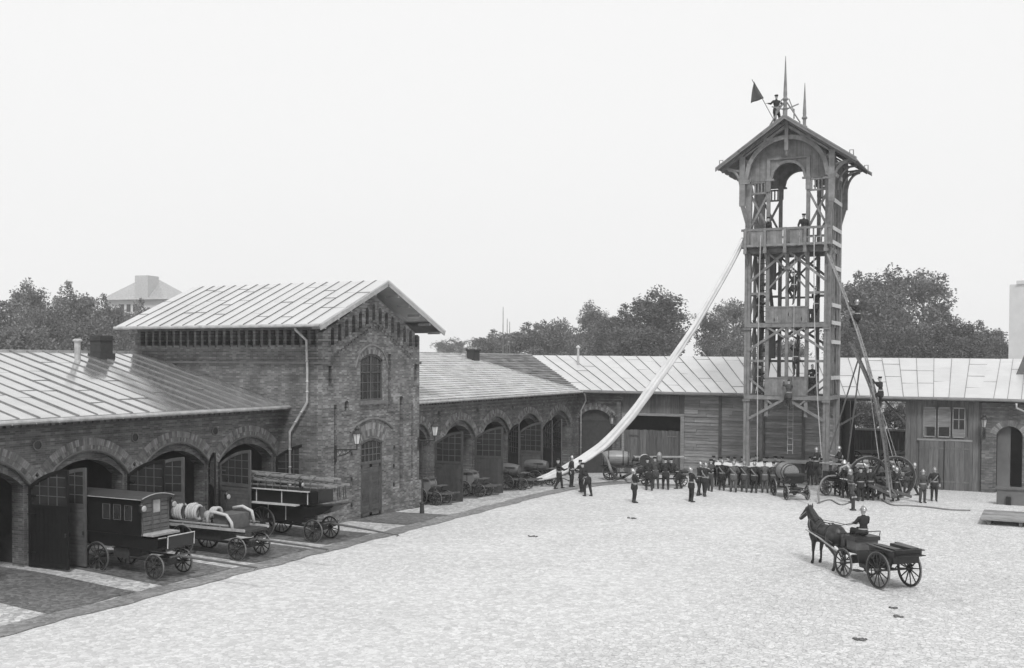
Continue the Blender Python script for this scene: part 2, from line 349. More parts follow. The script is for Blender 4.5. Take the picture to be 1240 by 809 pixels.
# ================================================================ DOOR LEAVES
def leaf(parent,hx,hy,ang,w,zh,zm,z0,mt,low='louvre',flip=False,glaz=True,tall=2.05):
    """a leaf hinged at (hx,hy); runs along local +x; top follows the arch from zh (hinge) to zm (meeting stile)"""
    m=M(); t=.035
    def zt(x):
        # segment of the arch
        k=1-x/w; return zm-(zm-zh)*k*k
    n=8
    # stiles and top rail
    m.box(0,-t,z0,.11,t,zt(.05)); m.box(w-.11,-t,z0,w,t,zt(w-.05))
    for i in range(n):
        a=.11+(w-.22)*i/n; b=.11+(w-.22)*(i+1)/n
        m.prism([(a,zt(a)-.13),(b,zt(b)-.13),(b,zt(b)),(a,zt(a))],'y',-t,t)
    m.box(.11,-t,z0,w-.11,t,z0+.16); mr=z0+tall
    if glaz: m.box(.11,-t,mr-.07,w-.11,t,mr+.07)
    else: mr=z0+3.0
    # lower panel: boards
    if low=='louvre':
        z=z0+.18
        while z<mr-.13:
            m.prism([(-.012,z),(.014,z),(.028,z+.115),(.002,z+.115)],'x',.112,w-.112) ; z+=.135
        m.box(.11,-.006,z0+.16,w-.11,.0,mr-.07)
    else:
        nb=8
        for i in range(nb):
            a=.112+(w-.224)*i/nb; b=.112+(w-.224)*(i+1)/nb-.006
            m.box(a,-.018,z0+.16,b,.018,mr-.07)
        m.beam((.16,.026,z0+.4),(w-.16,.026,mr-.35),.02,.1,(0,0,1))
    # strap hinges
    for z in (z0+.45,z0+1.75,zt(0)-.3): m.box(-.03,-t-.012,z,.34,t+.012,z+.05)
    o=m.build('door_leaf',mt,parent,loc=(hx,hy,0),rot=(0,0,ang))
    if glaz:
        g=M(); poly=[(.11,mr+.07),(w-.11,mr+.07)]+[(.11+(w-.22)*i/n,zt(.11+(w-.22)*i/n)-.13) for i in range(n,-1,-1)]
        g.prism(poly,'y',-.006,.006); g.build('window_pane',K['glass'],o)
        g=M(); nx=4
        for i in range(1,nx):
            x=.11+(w-.22)*i/nx; g.box(x-.014,-.02,mr+.07,x+.014,.02,zt(x)-.13)
        z=mr+.07+.3
        while z<zm-.2:
            xa=.11
            while zt(xa)-.14<z and xa<w-.2: xa+=.03
            g.box(xa,-.019,z-.013,w-.11,.019,z+.013); z+=.32
        g.build('glazing_bars',K['louvre'],o)
    h=M(); h.cyl((w-.06,-t-.05,z0+1.15),(w-.06,t+.05,z0+1.15),.015,n=8); h.box(w-.1,-t-.06,z0+1.08,w-.03,-t-.045,z0+1.22); h.box(w-.1,t+.045,z0+1.08,w-.03,t+.06,z0+1.22)
    h.build('handle',K['blackmat'],o)
    return o
def downpipe(parent,pts,r=.055):
    m=M(); m.tube(pts,r,10)
    for p,q in zip(pts,pts[1:]):
        p=Vector(p);q=Vector(q)
        if abs(q.z-p.z)>1.2:
            k=int(abs(q.z-p.z)/1.3)+1
            for i in range(1,k+1): c=p.lerp(q,i/(k+1)); m.cyl(c-Vector((0,0,.03)),c+Vector((0,0,.03)),r*1.35,n=10)
    return m.build('downpipe',K['pipe'],parent,smooth=True)
def slope_roof(parent,mt,quad,seam_dir_n,name='roof',thick=.07,seam=.024,cross=True,seed=1,seg=None):
    """quad: eaveA,eaveB,ridgeB,ridgeA ; metal sheets laid as separate trays with standing seams between"""
    rnd=random.Random(seed)
    a,b,c,d=[Vector(q) for q in quad]; nrm=(b-a).cross(d-a).normalized()
    if nrm.z<0: nrm=-nrm
    m=M(); s=M(); n=seam_dir_n
    for i in range(n):
        t0,t1=i/n,(i+1)/n
        e0,e1,r0,r1=a.lerp(b,t0),a.lerp(b,t1),d.lerp(c,t0),d.lerp(c,t1)
        cuts=[0]; 
        if cross:
            u=rnd.uniform(.15,.4)
            while u<.92: cuts.append(u); u+=rnd.uniform(.28,.36)
        cuts.append(1)
        for u0,u1 in zip(cuts,cuts[1:]):
            lift=nrm*rnd.uniform(0,.012); tl=nrm*rnd.uniform(-.012,.012)
            P=[e0.lerp(r0,u0)+lift,e1.lerp(r1,u0)+lift+tl,e1.lerp(r1,u1)+lift+tl,e0.lerp(r0,u1)+lift]
            Q=[p-nrm*thick for p in P]
            m.add(P+Q,[(0,1,2,3),(7,6,5,4),(0,4,5,1),(1,5,6,2),(2,6,7,3),(3,7,4,0)])
            if cross and u0>0 and rnd.random()<.55: s.beam(P[0]+nrm*.008,P[1]+nrm*.008,.02,.014,nrm)
        if i>0: s.beam(e0+nrm*.02,r0+nrm*.02,seam,.045,nrm)
    o=m.build(name,mt,parent); s.build('standing_seams',K['seam'],o)
    return o
# ================================================================ LEFT WING (open carriage bays)
w=root('carriage_wing','long low brick wing with open arched bays and wet metal roof, at the left edge','building',(-31,30,0))
w.location=(0,0,0)
YA0=8; piers=[12.4-.0,16.75,21.1,25.45,29.8,34.12,38.3]
cen=[(a+b)/2 for a,b in zip(piers,piers[1:])]
m=M()
arch_wall(m,'x',-31.12,-31.0,YA0,38.2,-.8,5.15,[(c,1.85,-.9,3.02,.93) for c in cen])
m.build('wall',K['brick'],w)
m=M()
arch_wall(m,'x',-31.7,-31.125,YA0,38.2,-.8,5.15,[(c,1.72,-.9,2.98,.7) for c in cen])
m.build('arch_reveal',K['brick'],w)
for c in cen[1:]:
    m=M(); voussoirs(m,'x',-31.05,-30.992,c,1.86,3.02,.94,.5); m.build('arch_ring',K['voussoir'],w)
    m=M(); pts=arc(1.9,.99,16); m.tube([(-30.98,c+a,3.03+b) for a,b in pts],.045,6); m.build('hood_mould',K['mortar_dark'],w)
# inside: floor, partitions, rear wall, ceiling
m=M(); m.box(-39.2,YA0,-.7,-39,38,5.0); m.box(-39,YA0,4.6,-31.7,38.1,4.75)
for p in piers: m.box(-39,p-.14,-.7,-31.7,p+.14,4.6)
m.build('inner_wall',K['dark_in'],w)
m=M(); m.box(-39,YA0,-.7,-33,38.1,.29); m.build('floor_slab',K['flagstone'],w)
for y in (12.4,16.75,21.1,25.46,29.81,34.15):
    m=M(); m.cyl((-31.02,y,4.35),(-30.985,y,4.35),.165,n=18); o=m.build('vent_dark_disc',K['black'],w)  # flat black disc painted as the shade inside a round vent
    m=M(); m.tube([(-30.97,y+.17*math.cos(t*PI/9),4.35+.17*math.sin(t*PI/9)) for t in range(18)],.025,5,closed=True); m.build('vent_rim',K['mortar_dark'],o)
m=M()
for y in [YA0+.3*i for i in range(100)]: 
    if y<38: m.box(-30.995,y,5.0,-30.93,y+.15,5.12)
m.box(-31,YA0,4.92,-30.96,38.18,4.985)
m.build('cornice',K['mortar_dark'],w)
slope_roof(w,K['roof_a'],[(-30.42,YA0,5.3),(-30.42,38.14,5.3),(-39.2,38.14,7.62),(-39.2,YA0,7.62)],37,seed=3)
slope_roof(w,K['roof'],[(-48,YA0,5.3),(-48,38.14,5.3),(-39.22,38.14,7.62),(-39.22,YA0,7.62)],20,seed=4,cross=False)
m=M(); m.box(-39.32,YA0,7.6,-39.12,38.14,7.68); m.build('ridge_cap',K['gutter'],w)
m=M(); 
for y in [9+.93*i for i in range(32)]:
    m.box(-30.47,y,5.12,-30.24,y+.03,5.16)
m.tube([(-30.33,YA0+.1,5.2),(-30.33,38.15,5.2)],.085,10); m.build('gutter',K['gutter'],w)
m=M(); m.prism([(-31,5.1),(-30.4,5.14),(-30.4,5.22),(-31,5.2)],'y',YA0,38.15); m.build('eaves_board',K['tower_dk'],w)
LV=[(cen[2],1,4,K['door']),(cen[3],-1,3,K['louvre']),(cen[3],1,3,K['door']),(cen[4],-1,13,K['louvre']),(cen[4],1,-40,K['door']),(cen[5],-1,-5,K['louvre']),(cen[5],1,10,K['door']),(cen[1],1,4,K['door']),(cen[2],-1,6,K['louvre'])]
for c,side,ang,mt in LV:
    hy=c+side*1.8; leaf(w,-30.95,hy,R(ang),1.76,2.98,3.62,gz(-30.9,hy)+.05,mt,'louvre' if mt is K['louvre'] else 'plain')
# chimney and pipe on the roof
cx,cy=-38.3,33.35
p=onX(123,436,cx); cy=p.y
ch=M(); ch.box(cx-.32,cy-.35,6.9,cx+.32,cy+.35,8.12); ch.box(cx-.37,cy-.4,8.12,cx+.37,cy+.4,8.2); ch.box(cx-.33,cy-.36,8.2,cx+.33,cy+.36,8.34); ch.box(cx-.4,cy-.42,6.9,cx+.4,cy+.42,7.55)
ch.build('chimney',K['sooty'],w)
p=onX(94,440,-37.6); ch=M(); ch.cyl((-37.6,p.y,6.9),(-37.6,p.y,8.05),.13,n=12); ch.lathe([(.13,8.05),(.2,8.05),(.2,8.12),(.14,8.16)],(-37.6,p.y,0),12); ch.build('stove_pipe',K['pipe'],w)
# ================================================================ GABLED BUILDING
gb=root('gabled_house','two storey brick house with gable to the yard, small arched niches and pale metal roof','building',(0,0,0))
Y0,Y1,XF=38.2,46.2,-28.55; XB=-39.5; YM=42.2
def ztop(y): return 10.35-abs(y-YM)*.4655
ztop.knots=[YM]
m=M(); arch_wall(m,'x',XF-.5,XF-.16,Y0,Y1,-.8,ztop,[(42.0,.9,-.9,3.35,.3)]) if False else None
m=M()
m.prism([(Y0+.31,-.8),(Y1-.14,-.8),(Y1-.14,ztop(Y1-.14)),(YM,ztop(YM)),(Y0+.31,ztop(Y0+.31))],'x',XF-.62,XF-.305)   # core behind the gable face
m.box(XB,Y0+.305,-.8,XF-.62,Y0+.6,8.85); m.box(XB,Y1-.5,-.8,XF-.62,Y1-.01,8.55)
m.prism([(Y0+.14,-.8),(Y1-.14,-.8),(Y1-.14,ztop(Y1)),(YM,ztop(YM)),(Y0+.14,ztop(Y0))],'x',XB-.3,XB)
m.build('inner_wall',K['brick_facade'],gb)
dy=41.98
m=M()
slits=[(39.15,.1,1.4,6.1,0),(45.55,.1,1.4,6.1,0)]
arch_wall(m,'x',XF-.3,XF,Y0,Y1,-.8,4.62,[(39.15,.1,1.4,5.2,0),(dy,.9,-.9,3.42,.22),(45.55,.1,1.5,5.2,0),(44.55,.17,1.0,5.2,0)])
arch_wall(m,'x',XF-.3,XF,Y0,Y1,4.62,7.75,[(39.15,.1,4.6,5.3,0),(38.75,.12,6.15,7.05,.0),(40.0,.16,5.0,5.35,.12),(dy,.92,5.42,7.3,.28),(45.55,.1,4.6,5.1,0),(44.55,.17,4.6,5.45,.1),(45.85,.12,6.2,7.1,0),(43.5,.12,5.0,7.6,.0)])
nic=[]
for i in range(14):
    y=38.93+i*(45.9-38.93)/13
    k=(1-abs(y-YM)/3.27); b=7.95+.62*3.2*max(0,k)*.62; t=b+.68
    nic.append((y,.125,b,t-.02,.12))
def ztop2(y): return 10.35-abs(y-YM)*.4655
ztop2.knots=[YM]
arch_wall(m,'x',XF-.3,XF,Y0,Y1,7.75,ztop2,nic)
m.build('gable_wall',K['brick_facade'],gb)
# stepped corbel line over the arch
m=M()
for i in range(26):
    y=39.0+i*.25; z=7.32+ (1-abs(y-YM)/3.3)*1.55
    if abs(y-YM)<3.2: m.box(XF,y,z,XF+.05,y+.17,z+.1); m.box(XF,y+.06,z+.12,XF+.07,y+.25,z+.2)
for i,(y,hw,b,t,r) in enumerate(nic): m.box(XF-.02,y-.17,b-.09,XF+.05,y+.17,b)
m.box(XF,Y0-.06,7.1,XF+.07,Y0+.45,7.22); m.box(XF,Y1-.45,7.1,XF+.07,Y1+.08,7.22); m.box(XF-.6,Y1,7.1,XF+.07,Y1+.08,7.22)
for (y,z) in ((38.78,5.98),(40.05,4.85),(43.55,4.85),(45.85,6.05)): m.box(XF,y-.28,z,XF+.06,y+.28,z+.1)
m.tube([(XF+.02,dy+a,6.95+b) for a,b in arc(1.35,1.05,16)],.05,6)
m.tube([(XF+.03,dy+a,4.02+b) for a,b in arc(1.75,.55,16)],.06,6)
m.box(XF,dy-1.05,5.24,XF+.12,dy+1.05,5.4)
m.build('corbel_course',K['mortar_dark'],gb)
m=M(); voussoirs(m,'x',XF-.02,XF+.012,dy,1.0,3.42,.35,.62); m.build('arch_ring',K['voussoir'],gb)
m=M(); voussoirs(m,'x',XF-.02,XF+.012,dy,.94,7.3,.3,.42); m.build('arch_ring',K['voussoir'],gb)
m=M()  # battered plinth piers at the corner
for a,b in((44.8,46.25),(45.9,46.25)):
    pass
m.prism([(Y1-.9,-.6),(Y1+.14,-.6),(Y1+.14,.95),(Y1+.02,1.3),(Y1-.8,1.3),(Y1-.9,1.1)],'x',XF,XF+.13)
m.box(XF-.6,Y1-.01,-.6,XF,Y1+.14,1.1)
m.box(XF,Y0-.05,-.6,XF+.1,Y0+.8,1.0)
m.build('plinth',K['brick_facade'],gb)
# side wall: niches, string, brick
m=M(); nn=[]
for i in range(24):
    x=-39.15+i*(39.15-29.05)/23; nn.append((x,.15,7.92,8.62,.0))
arch_wall(m,'y',Y0,Y0+.3,XB,XF-.301,-.8,7.75,[])
arch_wall(m,'y',Y0,Y0+.3,XB,XF-.301,7.75,8.85,nn)
m.build('side_wall',K['brick'],gb)
m=M(); m.box(XB,Y0-.05,7.12,XF-.002,Y0,7.22)
for (x,*_) in nn: m.box(x-.16,Y0-.05,7.86,x+.16,Y0,7.94)
m.build('string_course',K['mortar_dark'],gb)
# roof
for sgn,name in((-1,'n'),(1,'s')):
    ye=YM+sgn*5.15
    o=slope_roof(gb,K['roof'],[(-39.75,ye,8.82),(-27.75,ye,8.82),(-27.75,YM+sgn*.01,11.0),(-39.75,YM+sgn*.01,11.0)],17,seed=11+sgn)
m=M()
for sgn in(-1,1):
    m.beam((-27.78,YM+sgn*5.2,8.68),(-27.78,YM,10.88),.05,.26,(0,0,1))
    for k in range(1,6):
        y=YM+sgn*(5.15*k/5.4); z=10.86-abs(y-YM)*.4232; m.box(-28.5,y-.06,z-.22,-27.82,y+.06,z-.1)
m.build('bargeboard',K['wood'],gb)
m=M(); 
for ye in(YM-5.2,YM+5.2): m.tube([(-39.75,ye,8.76),(-27.8,ye,8.76)],.075,10)
m.build('gutter',K['gutter'],gb)
for sgn in(-1,1):
    m=M(); ya,yb=(YM+sgn*5.12,YM+sgn*4.05)
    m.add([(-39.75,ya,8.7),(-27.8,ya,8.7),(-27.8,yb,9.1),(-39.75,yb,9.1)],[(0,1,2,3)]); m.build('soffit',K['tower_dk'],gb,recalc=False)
a=onY(357,400,Y0-.9);b=onY(371,412,Y0-.16);c=onY(371,488,Y0-.16);d=onY(351,520,Y0-.16)
downpipe(gb,[(a.x,a.y,8.72),(a.x+.03,a.y,8.6),(b.x,b.y,b.z),(c.x+.05,c.y,6.8),(c.x+.05,c.y,5.45),(d.x,d.y,d.z-.1),(d.x,d.y,.2)])
# door in the gable
m=M()
m.box(XF-.1,dy-.9,.03,XF-.02,dy-.8,3.42); m.box(XF-.1,dy+.8,.03,XF-.02,dy+.9,3.42); m.box(XF-.1,dy-.8,2.45,XF-.02,dy+.8,2.58); 
pts=arc(.9,.22,8)
for (a,b),(c2,d2) in zip(pts,pts[1:]): m.prism([(dy+a,3.42+b-.1),(dy+c2,3.42+d2-.1),(dy+c2,3.42+d2),(dy+a,3.42+b)],'x',XF-.1,XF-.02)
m.build('door_frame',K['louvre'],gb)
for s in(-1,1):
    m=M(); y0,y1=(dy-.8,dy-.01) if s<0 else (dy+.01,dy+.8)
    m.box(XF-.09,y0,.04,XF-.045,y0+.1,2.45); m.box(XF-.09,y1-.1,.04,XF-.045,y1,2.45); m.box(XF-.09,y0,.04,XF-.045,y1,.16); m.box(XF-.09,y0,2.3,XF-.045,y1,2.45)
    z=.17
    while z<2.25: m.prism([(XF-.085,z),(XF-.075,z),(XF-.05,z+.1),(XF-.06,z+.1)],'y',y0+.1,y1-.1) if False else m.box(XF-.085,y0+.1,z,XF-.06,y1-.1,z+.105); z+=.125
    m.box(XF-.1,y0,.04,XF-.086,y1,2.45)
    o=m.build('door_leaf',K['louvre'],gb)
m=M(); m.box(XF-.075,dy-.8,2.58,XF-.06,dy+.8,3.5); m.build('door_light',K['glass'],gb)
m=M()
for i in range(1,5): m.box(XF-.06,dy-.8+.32*i-.015,2.58,XF-.04,dy-.8+.32*i+.015,3.5)
for z in(2.88,3.18): m.box(XF-.06,dy-.8,z-.015,XF-.045,dy+.8,z+.015)
m.build('glazing_bars',K['mbar'],gb)
# upper window
o=M(); o.box(XF-.12,dy-.92,5.42,XF-.04,dy-.84,7.4); o.box(XF-.12,dy+.84,5.42,XF-.04,dy+.92,7.4); o.box(XF-.12,dy-.84,5.42,XF-.04,dy+.84,5.5); o.box(XF-.12,dy-.03,5.5,XF-.04,dy+.03,7.5); o.box(XF-.12,dy-.84,6.7,XF-.04,dy+.84,6.76)
pts=arc(.92,.28,8)
for (a,b),(c2,d2) in zip(pts,pts[1:]): o.prism([(dy+a,7.3+b-.09),(dy+c2,7.3+d2-.09),(dy+c2,7.3+d2),(dy+a,7.3+b)],'x',XF-.12,XF-.04)
wi=o.build('window',K['louvre'],gb)
o=M(); o.box(XF-.1,dy-.84,5.5,XF-.085,dy+.84,7.5); o.build('window_pane',K['glass'],wi)
o=M()
for i in (1,3): 
    for s in(-1,1): o.box(XF-.085,dy+s*.21*i*.98-.01,5.5,XF-.07,dy+s*.21*i*.98+.01,7.45)
for z in(5.85,6.25,7.1): o.box(XF-.085,dy-.84,z-.01,XF-.072,dy+.84,z+.01)
o.build('glazing_bars',K['mbar'],wi)
# iron wall anchors
for y,z in((40.35,.7),(40.35,1.9),(40.35,3.05),(43.85,1.3),(43.85,2.2),(43.9,3.1)):
    m=M(); m.box(XF,y-.05,z-.09,XF+.03,y+.05,z+.09); m.cyl((XF+.03,y,z),(XF+.06,y,z),.03,n=8); m.build('wall_anchor',K['blackmat'],gb)
# ================================================================ SECOND WING (B)
wb=root('stable_wing','low brick wing with five arched doorways behind the hose carts, grey slate roof','building',(0,0,0))
XW=-29.3; bp=[45.2,49.5,53.75,58.15,62.6,67.4]; bc=[(a+b)/2 for a,b in zip(bp,bp[1:])]
m=M(); arch_wall(m,'x',XW-.12,XW,46.2,68.0,-.9,5.1,[(c,1.75,-1,3.05,.95) for c in bc if c-1.75>46.2]+[(47.35-.0,1.1,-1,3.3,.7)]); m.build('wall',K['brick'],wb)
m=M(); arch_wall(m,'x',XW-.75,XW-.125,46.2,68.0,-.9,5.1,[(c,1.62,-1,2.95,.78) for c in bc if c-1.75>46.2]+[(47.35,1.0,-1,3.15,.6)]); m.build('arch_reveal',K['brick'],wb)
bcs=[(47.35,1.1,3.3,.7)]+[(c,1.75,3.05,.95) for c in bc if c-1.75>46.2]
for c,h_,z,r in bcs:
    m=M(); voussoirs(m,'x',XW-.05,XW+.008,c,h_+.01,z,r,.45); m.build('arch_ring',K['voussoir'],wb)
    m=M(); m.tube([(XW+.02,c+a,z+.01+b) for a,b in arc(h_+.03,r+.03,14)],.045,6); m.build('hood_mould',K['mortar_dark'],wb)
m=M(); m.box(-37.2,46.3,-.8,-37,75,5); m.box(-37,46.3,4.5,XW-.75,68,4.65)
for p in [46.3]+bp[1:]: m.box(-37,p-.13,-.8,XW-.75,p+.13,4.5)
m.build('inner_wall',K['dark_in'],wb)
m=M(); m.box(-37,46.3,-.9,XW-.8,68,-.3); m.build('floor_slab',K['flagstone'],wb)
for y in(49.4,53.7,58.13,62.6):
    m=M(); m.cyl((XW-.02,y,4.5),(XW+.012,y,4.5),.13,n=14); m.build('vent_dark_disc',K['black'],wb)  # black disc again, its colour standing for the vent's dark inside
m=M(); m.box(XW,46.25,4.86,XW+.05,67.9,4.95)
for i in range(72): m.box(XW,46.3+.3*i,4.95,XW+.06,46.45+.3*i,5.06)
m.build('cornice',K['mortar_dark'],wb)
# slate roof in courses
def slate_slope(parent,name,mt,A,B,Cc,D,n=26,seed=5,piece=.8):
    rnd=random.Random(seed); A,B,Cc,D=[Vector(v) for v in(A,B,Cc,D)]; m=M()
    nrm=(B-A).cross(D-A).normalized(); nrm=nrm if nrm.z>0 else -nrm
    for i in range(n):
        t0=i/n;t1=(i+1.12)/n
        a=A.lerp(D,t0);b=B.lerp(Cc,t0);c=B.lerp(Cc,min(1.01,t1));d=A.lerp(D,min(1.01,t1))
        L_=(b-a).length; k=max(1,int(L_/piece)); of=.5*(i%2)
        for j in range(-1,k+1):
            s0=max(0,(j+of)/k);s1=min(1,(j+1+of)/k-.003)
            if s1<=s0: continue
            up=nrm*(.06+rnd.uniform(0,.012)); lo=nrm*.006
            P=[a.lerp(b,s0)+up,a.lerp(b,s1)+up,d.lerp(c,s1)+lo,d.lerp(c,s0)+lo]
            Q=[a.lerp(b,s0)-nrm*.03,a.lerp(b,s1)-nrm*.03,d.lerp(c,s1)-nrm*.04,d.lerp(c,s0)-nrm*.04]
            m.add(P+Q,[(0,1,2,3),(0,4,5,1),(7,6,5,4),(1,5,6,2),(3,7,4,0)])
    return m.build(name,mt,parent,recalc=False)
zb=lambda x:5.24+(-28.75-x)*.335
L1=onX(575,437,-36); # where the hip starts on the plane
def onplaneB(px,py):
    d=ray(px,py); # 7.3+dz t = 5.24+(-28.75-dx t)*.335
    t=(5.24-28.75*.335-H)/(d[2]+.335*d[0]); return Vector((d[0]*t,d[1]*t,H+d[2]*t))
h0=onplaneB(574,437)
yr=h0.y
slate_slope(wb,'roof',K['roof_b'],(-28.75,46.25,5.24),(-28.75,67.2,5.24),(-36.3,yr,zb(-36.3)),(-36.3,46.25,zb(-36.3)),22,5)
K['roof_b2']=plain('darker_slate',.16,.6,.1,var=.3,scale=3,island=.4)  # darker slate tone for the triangular section by the valley
slate_slope(wb,'roof_hip',K['roof_b2'],(-28.8,67.3,5.25),(-28.8,67.6,5.25),(-36.3,75.0,zb(-36.3)),(-36.3,yr+.05,zb(-36.3)),22,6)
m=M(); m.beam((-28.75,67.2,5.30),(-36.3,yr,zb(-36.3)+.06),.22,.05); m.beam((-36.3,46.3,zb(-36.3)+.03),(-36.3,75,zb(-36.3)+.03),.2,.06); m.build('ridge_cap',K['gutter'],wb)
m=M(); m.box(-43.8,46.3,5.2,-36.35,75,5.3); m.prism([(-43.8,5.3),(-36.35,5.3),(-36.35,7.7)],'y',46.3,75); m.build('rear_roof',K['roof_b'],wb)
m=M(); m.tube([(-28.68,46.25,5.15),(-28.68,67.5,5.2)],.075,10); m.build('gutter',K['gutter'],wb)
m=M(); m.prism([(XW,5.04),(-28.75,5.1),(-28.75,5.17),(XW,5.14)],'y',46.25,67.9); m.build('eaves_board',K['tower_dk'],wb)
LB=[(47.35,1.1,-1,-6,K['door']),(bc[1],1.75,-1,-8,K['door']),(bc[2],1.75,-1,-3,K['door']),(bc[2],1.75,1,40,K['louvre']),(bc[3],1.75,-1,20,K['louvre']),(bc[3],1.75,1,-50,K['louvre']),(bc[4],1.75,-1,5,K['louvre']),(bc[4],1.75,1,-20,K['door_b'])]
LB=[(527,560,K['door_b']),(575,609,K['door_b']),(616,628,K['door_b']),(628.5,657,K['louvre']),(657.5,668,K['door_b']),(669,680,K['louvre'])]
def pxy(x,y,z):
    c,s=math.cos(YAW),math.sin(YAW); Zz=z-H; a=c*x+s*y; b=-s*x+c*y; cp,sp=math.cos(PITCH),math.sin(PITCH)
    f=b*cp+Zz*sp; u=-b*sp+Zz*cp; c,s=math.cos(ROLL),math.sin(ROLL); return (PPX+F*(c*a+s*u)/f, PPY-F*(-s*a+c*u)/f)
for p0,p1,mt in LB:
    hy=onX(p0,540,XW+.05).y
    best=min(range(-75,76,3),key=lambda a:abs(pxy(XW+.05+1.68*math.cos(R(a)),hy+1.68*math.sin(R(a)),1.5)[0]-p1)+ (abs(a)*.02))
    leaf(wb,XW+.05,hy,R(best),1.68,2.95,3.6,gz(XW,hy)+.05,mt,'louvre' if mt is K['louvre'] else 'plain')
p=onplaneB(573,436); ch=M(); ch.box(p.x-.3,p.y-.35,p.z-.6,p.x+.3,p.y+.35,p.z+.62); ch.box(p.x-.36,p.y-.41,p.z+.62,p.x+.36,p.y+.41,p.z+.72); ch.build('chimney',K['sooty'],wb)
p=onplaneB(561,437); ch=M(); ch.cyl((p.x,p.y,p.z-.4),(p.x,p.y,p.z+.35),.1,n=10); ch.lathe([(.1,.35),(.17,.36),(.16,.44),(.05,.48)],p,10); ch.build('stove_pipe',K['pipe'],wb)
# ================================================================ FAR WING (brick corner + timber barn + brick end)
wf=root('barn_wing','long timber clad barn across the end of the yard with a bright metal roof','building',(0,0,0))
YF=68.0
m=M(); arch_wall(m,'y',YF,YF+.5,-29.3,-26.05,-.9,5.15,[(-28.0,1.25,-1,3.35,.65)])
m.box(-26.35,YF-.25,-.9,-26.06,YF,4.6)
m.build('brick_wall',K['brick'],wf)
m=M(); voussoirs(m,'y',YF-.012,YF+.02,-28.0,1.26,3.35,.66,.45); m.build('arch_ring',K['voussoir'],wf)
m=M(); m.box(-29.25,YF+.2,-.4,-26.76,YF+.26,3.2); m.box(-29.2,YF+.17,3.2,-26.76,YF+.3,3.3); m.box(-29.2,YF+.22,3.3,-26.8,YF+.27,4.0); m.build('door_leaf',K['door_b'],wf)
# wide barn doorway
m=M()
x=-25.95
while x<-21.75:
    wd=random.uniform(.2,.3); x1=min(x+wd,-21.75)
    m.box(x,YF+.1,-.35,x1-.012,YF+.15,2.72+random.uniform(-.02,.03)); x=x1
for x0,x1 in((-25.6,-24.9),(-22.9,-22.2)): 
    m.box(x0,YF+.06,2.3,x1,YF+.1,2.38); m.box(x0,YF+.06,.5,x1,YF+.1,.58); m.box(x0,YF+.07,-.3,x0+.03,YF+.1,2.38)
m.build('barn_door',K['timber_v'],wf)
m=M(); m.box(-26.05,YF-.05,3.68,-21.7,YF+.12,3.85); m.box(-21.95,YF-.05,-.4,-21.7,YF+.12,3.68); m.box(-26.05,YF-.04,-.4,-25.9,YF+.12,3.68); m.build('door_frame',K['timber'],wf)
m=M(); m.box(-26,YF+.8,-.4,-21.7,YF+.9,4); m.box(-26,YF+.15,3.9,-21.7,YF+.8,4.0); m.build('doorway_shade_sheet',K['black'],wf)  # black sheets put in for the shade inside the doorway
m=M(); x=-26.04
while x<-21.7:
    wd=random.uniform(.35,.6); x1=min(x+wd,-21.7); m.box(x,YF+random.uniform(-.02,.02),3.85,x1-.01,YF+.1,5.12); x=x1
m.build('upper_boarding',K['timber_v'],wf)
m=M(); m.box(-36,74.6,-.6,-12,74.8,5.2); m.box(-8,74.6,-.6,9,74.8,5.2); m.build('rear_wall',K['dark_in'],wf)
# horizontal boarding behind the tower
m=M(); z=-.3
posts=[-21.7,-19.3,-16.5,-14.0,-12.0]
while z<5.1:
    hh=random.uniform(.17,.26)
    for a,b in zip(posts,posts[1:]):
        if random.random()<.5: mid=random.uniform(a+.6,b-.6); segs=[(a,mid-.006),(mid+.006,b)]
        else: segs=[(a,b)]
        for s0,s1 in segs: o_=random.uniform(-.02,.015); m.add([(s0,YF+o_,z),(s1,YF+o_,z),(s1,YF+o_+.03,min(5.12,z+hh-.01)),(s0,YF+o_+.03,min(5.12,z+hh-.01)),(s0,YF+.1,z),(s1,YF+.1,z),(s1,YF+.1,min(5.12,z+hh-.01)),(s0,YF+.1,min(5.12,z+hh-.01))],[(0,1,2,3),(4,7,6,5),(0,4,5,1),(3,2,6,7),(0,3,7,4),(1,5,6,2)])
    z+=hh
m.build('boarding',K['timber'],wf)
m=M()
for x in posts[1:-1]: m.box(x-.09,YF-.06,-.35,x+.09,YF-.022,5.12)
m.build('wall_post',K['tower_dk'],wf)
m=M(); m.box(-17.5,YF-.4,1.0,-11.2,YF-.06,1.2)
for x in range(4): m.box(-17.4+1.95*x,YF-.38,-.4,-17.2+1.95*x,YF-.2,1.0)
m.build('loading_bench',K['plinth'],wf)
# passage and framing
m=M(); m.box(-12.0,YF+.0,-.4,-11.75,YF+.2,5.1); m.box(-12.4,YF+.9,-.4,-11.35,YF+1.0,5.1); m.box(-12.1,YF+.2,-.4,-11.98,YF+.9,5.1); m.build('bay_shade_panel',K['black'],wf)  # black panels added to give this bay its deep shade
m=M(); m.beam((-12.2,YF-.02,3.2),(-9.3,YF-.02,5.0),.12,.2,(0,1,0)); m.beam((-7.9,YF+.05,3.6),(-9.2,YF+.05,5.0),.1,.14,(0,1,0)); m.box(-12,YF,4.95,-8,YF+.2,5.15); m.build('brace',K['tower_dk'],wf)
m=M(); x=-8.0
while x<-3.85:
    wd=random.uniform(.22,.36); x1=min(x+wd,-3.85)
    lo=2.72 if -7.35<x and x1<-4.3 else -.35
    m.box(x,YF+random.uniform(-.02,.01),lo,x1-.012,YF+.1,5.1) if not (-7.05<x<-4.7 and True) else (m.box(x,YF,lo,x1-.012,YF+.1,2.95),m.box(x,YF,4.62,x1-.012,YF+.1,5.1)); x=x1
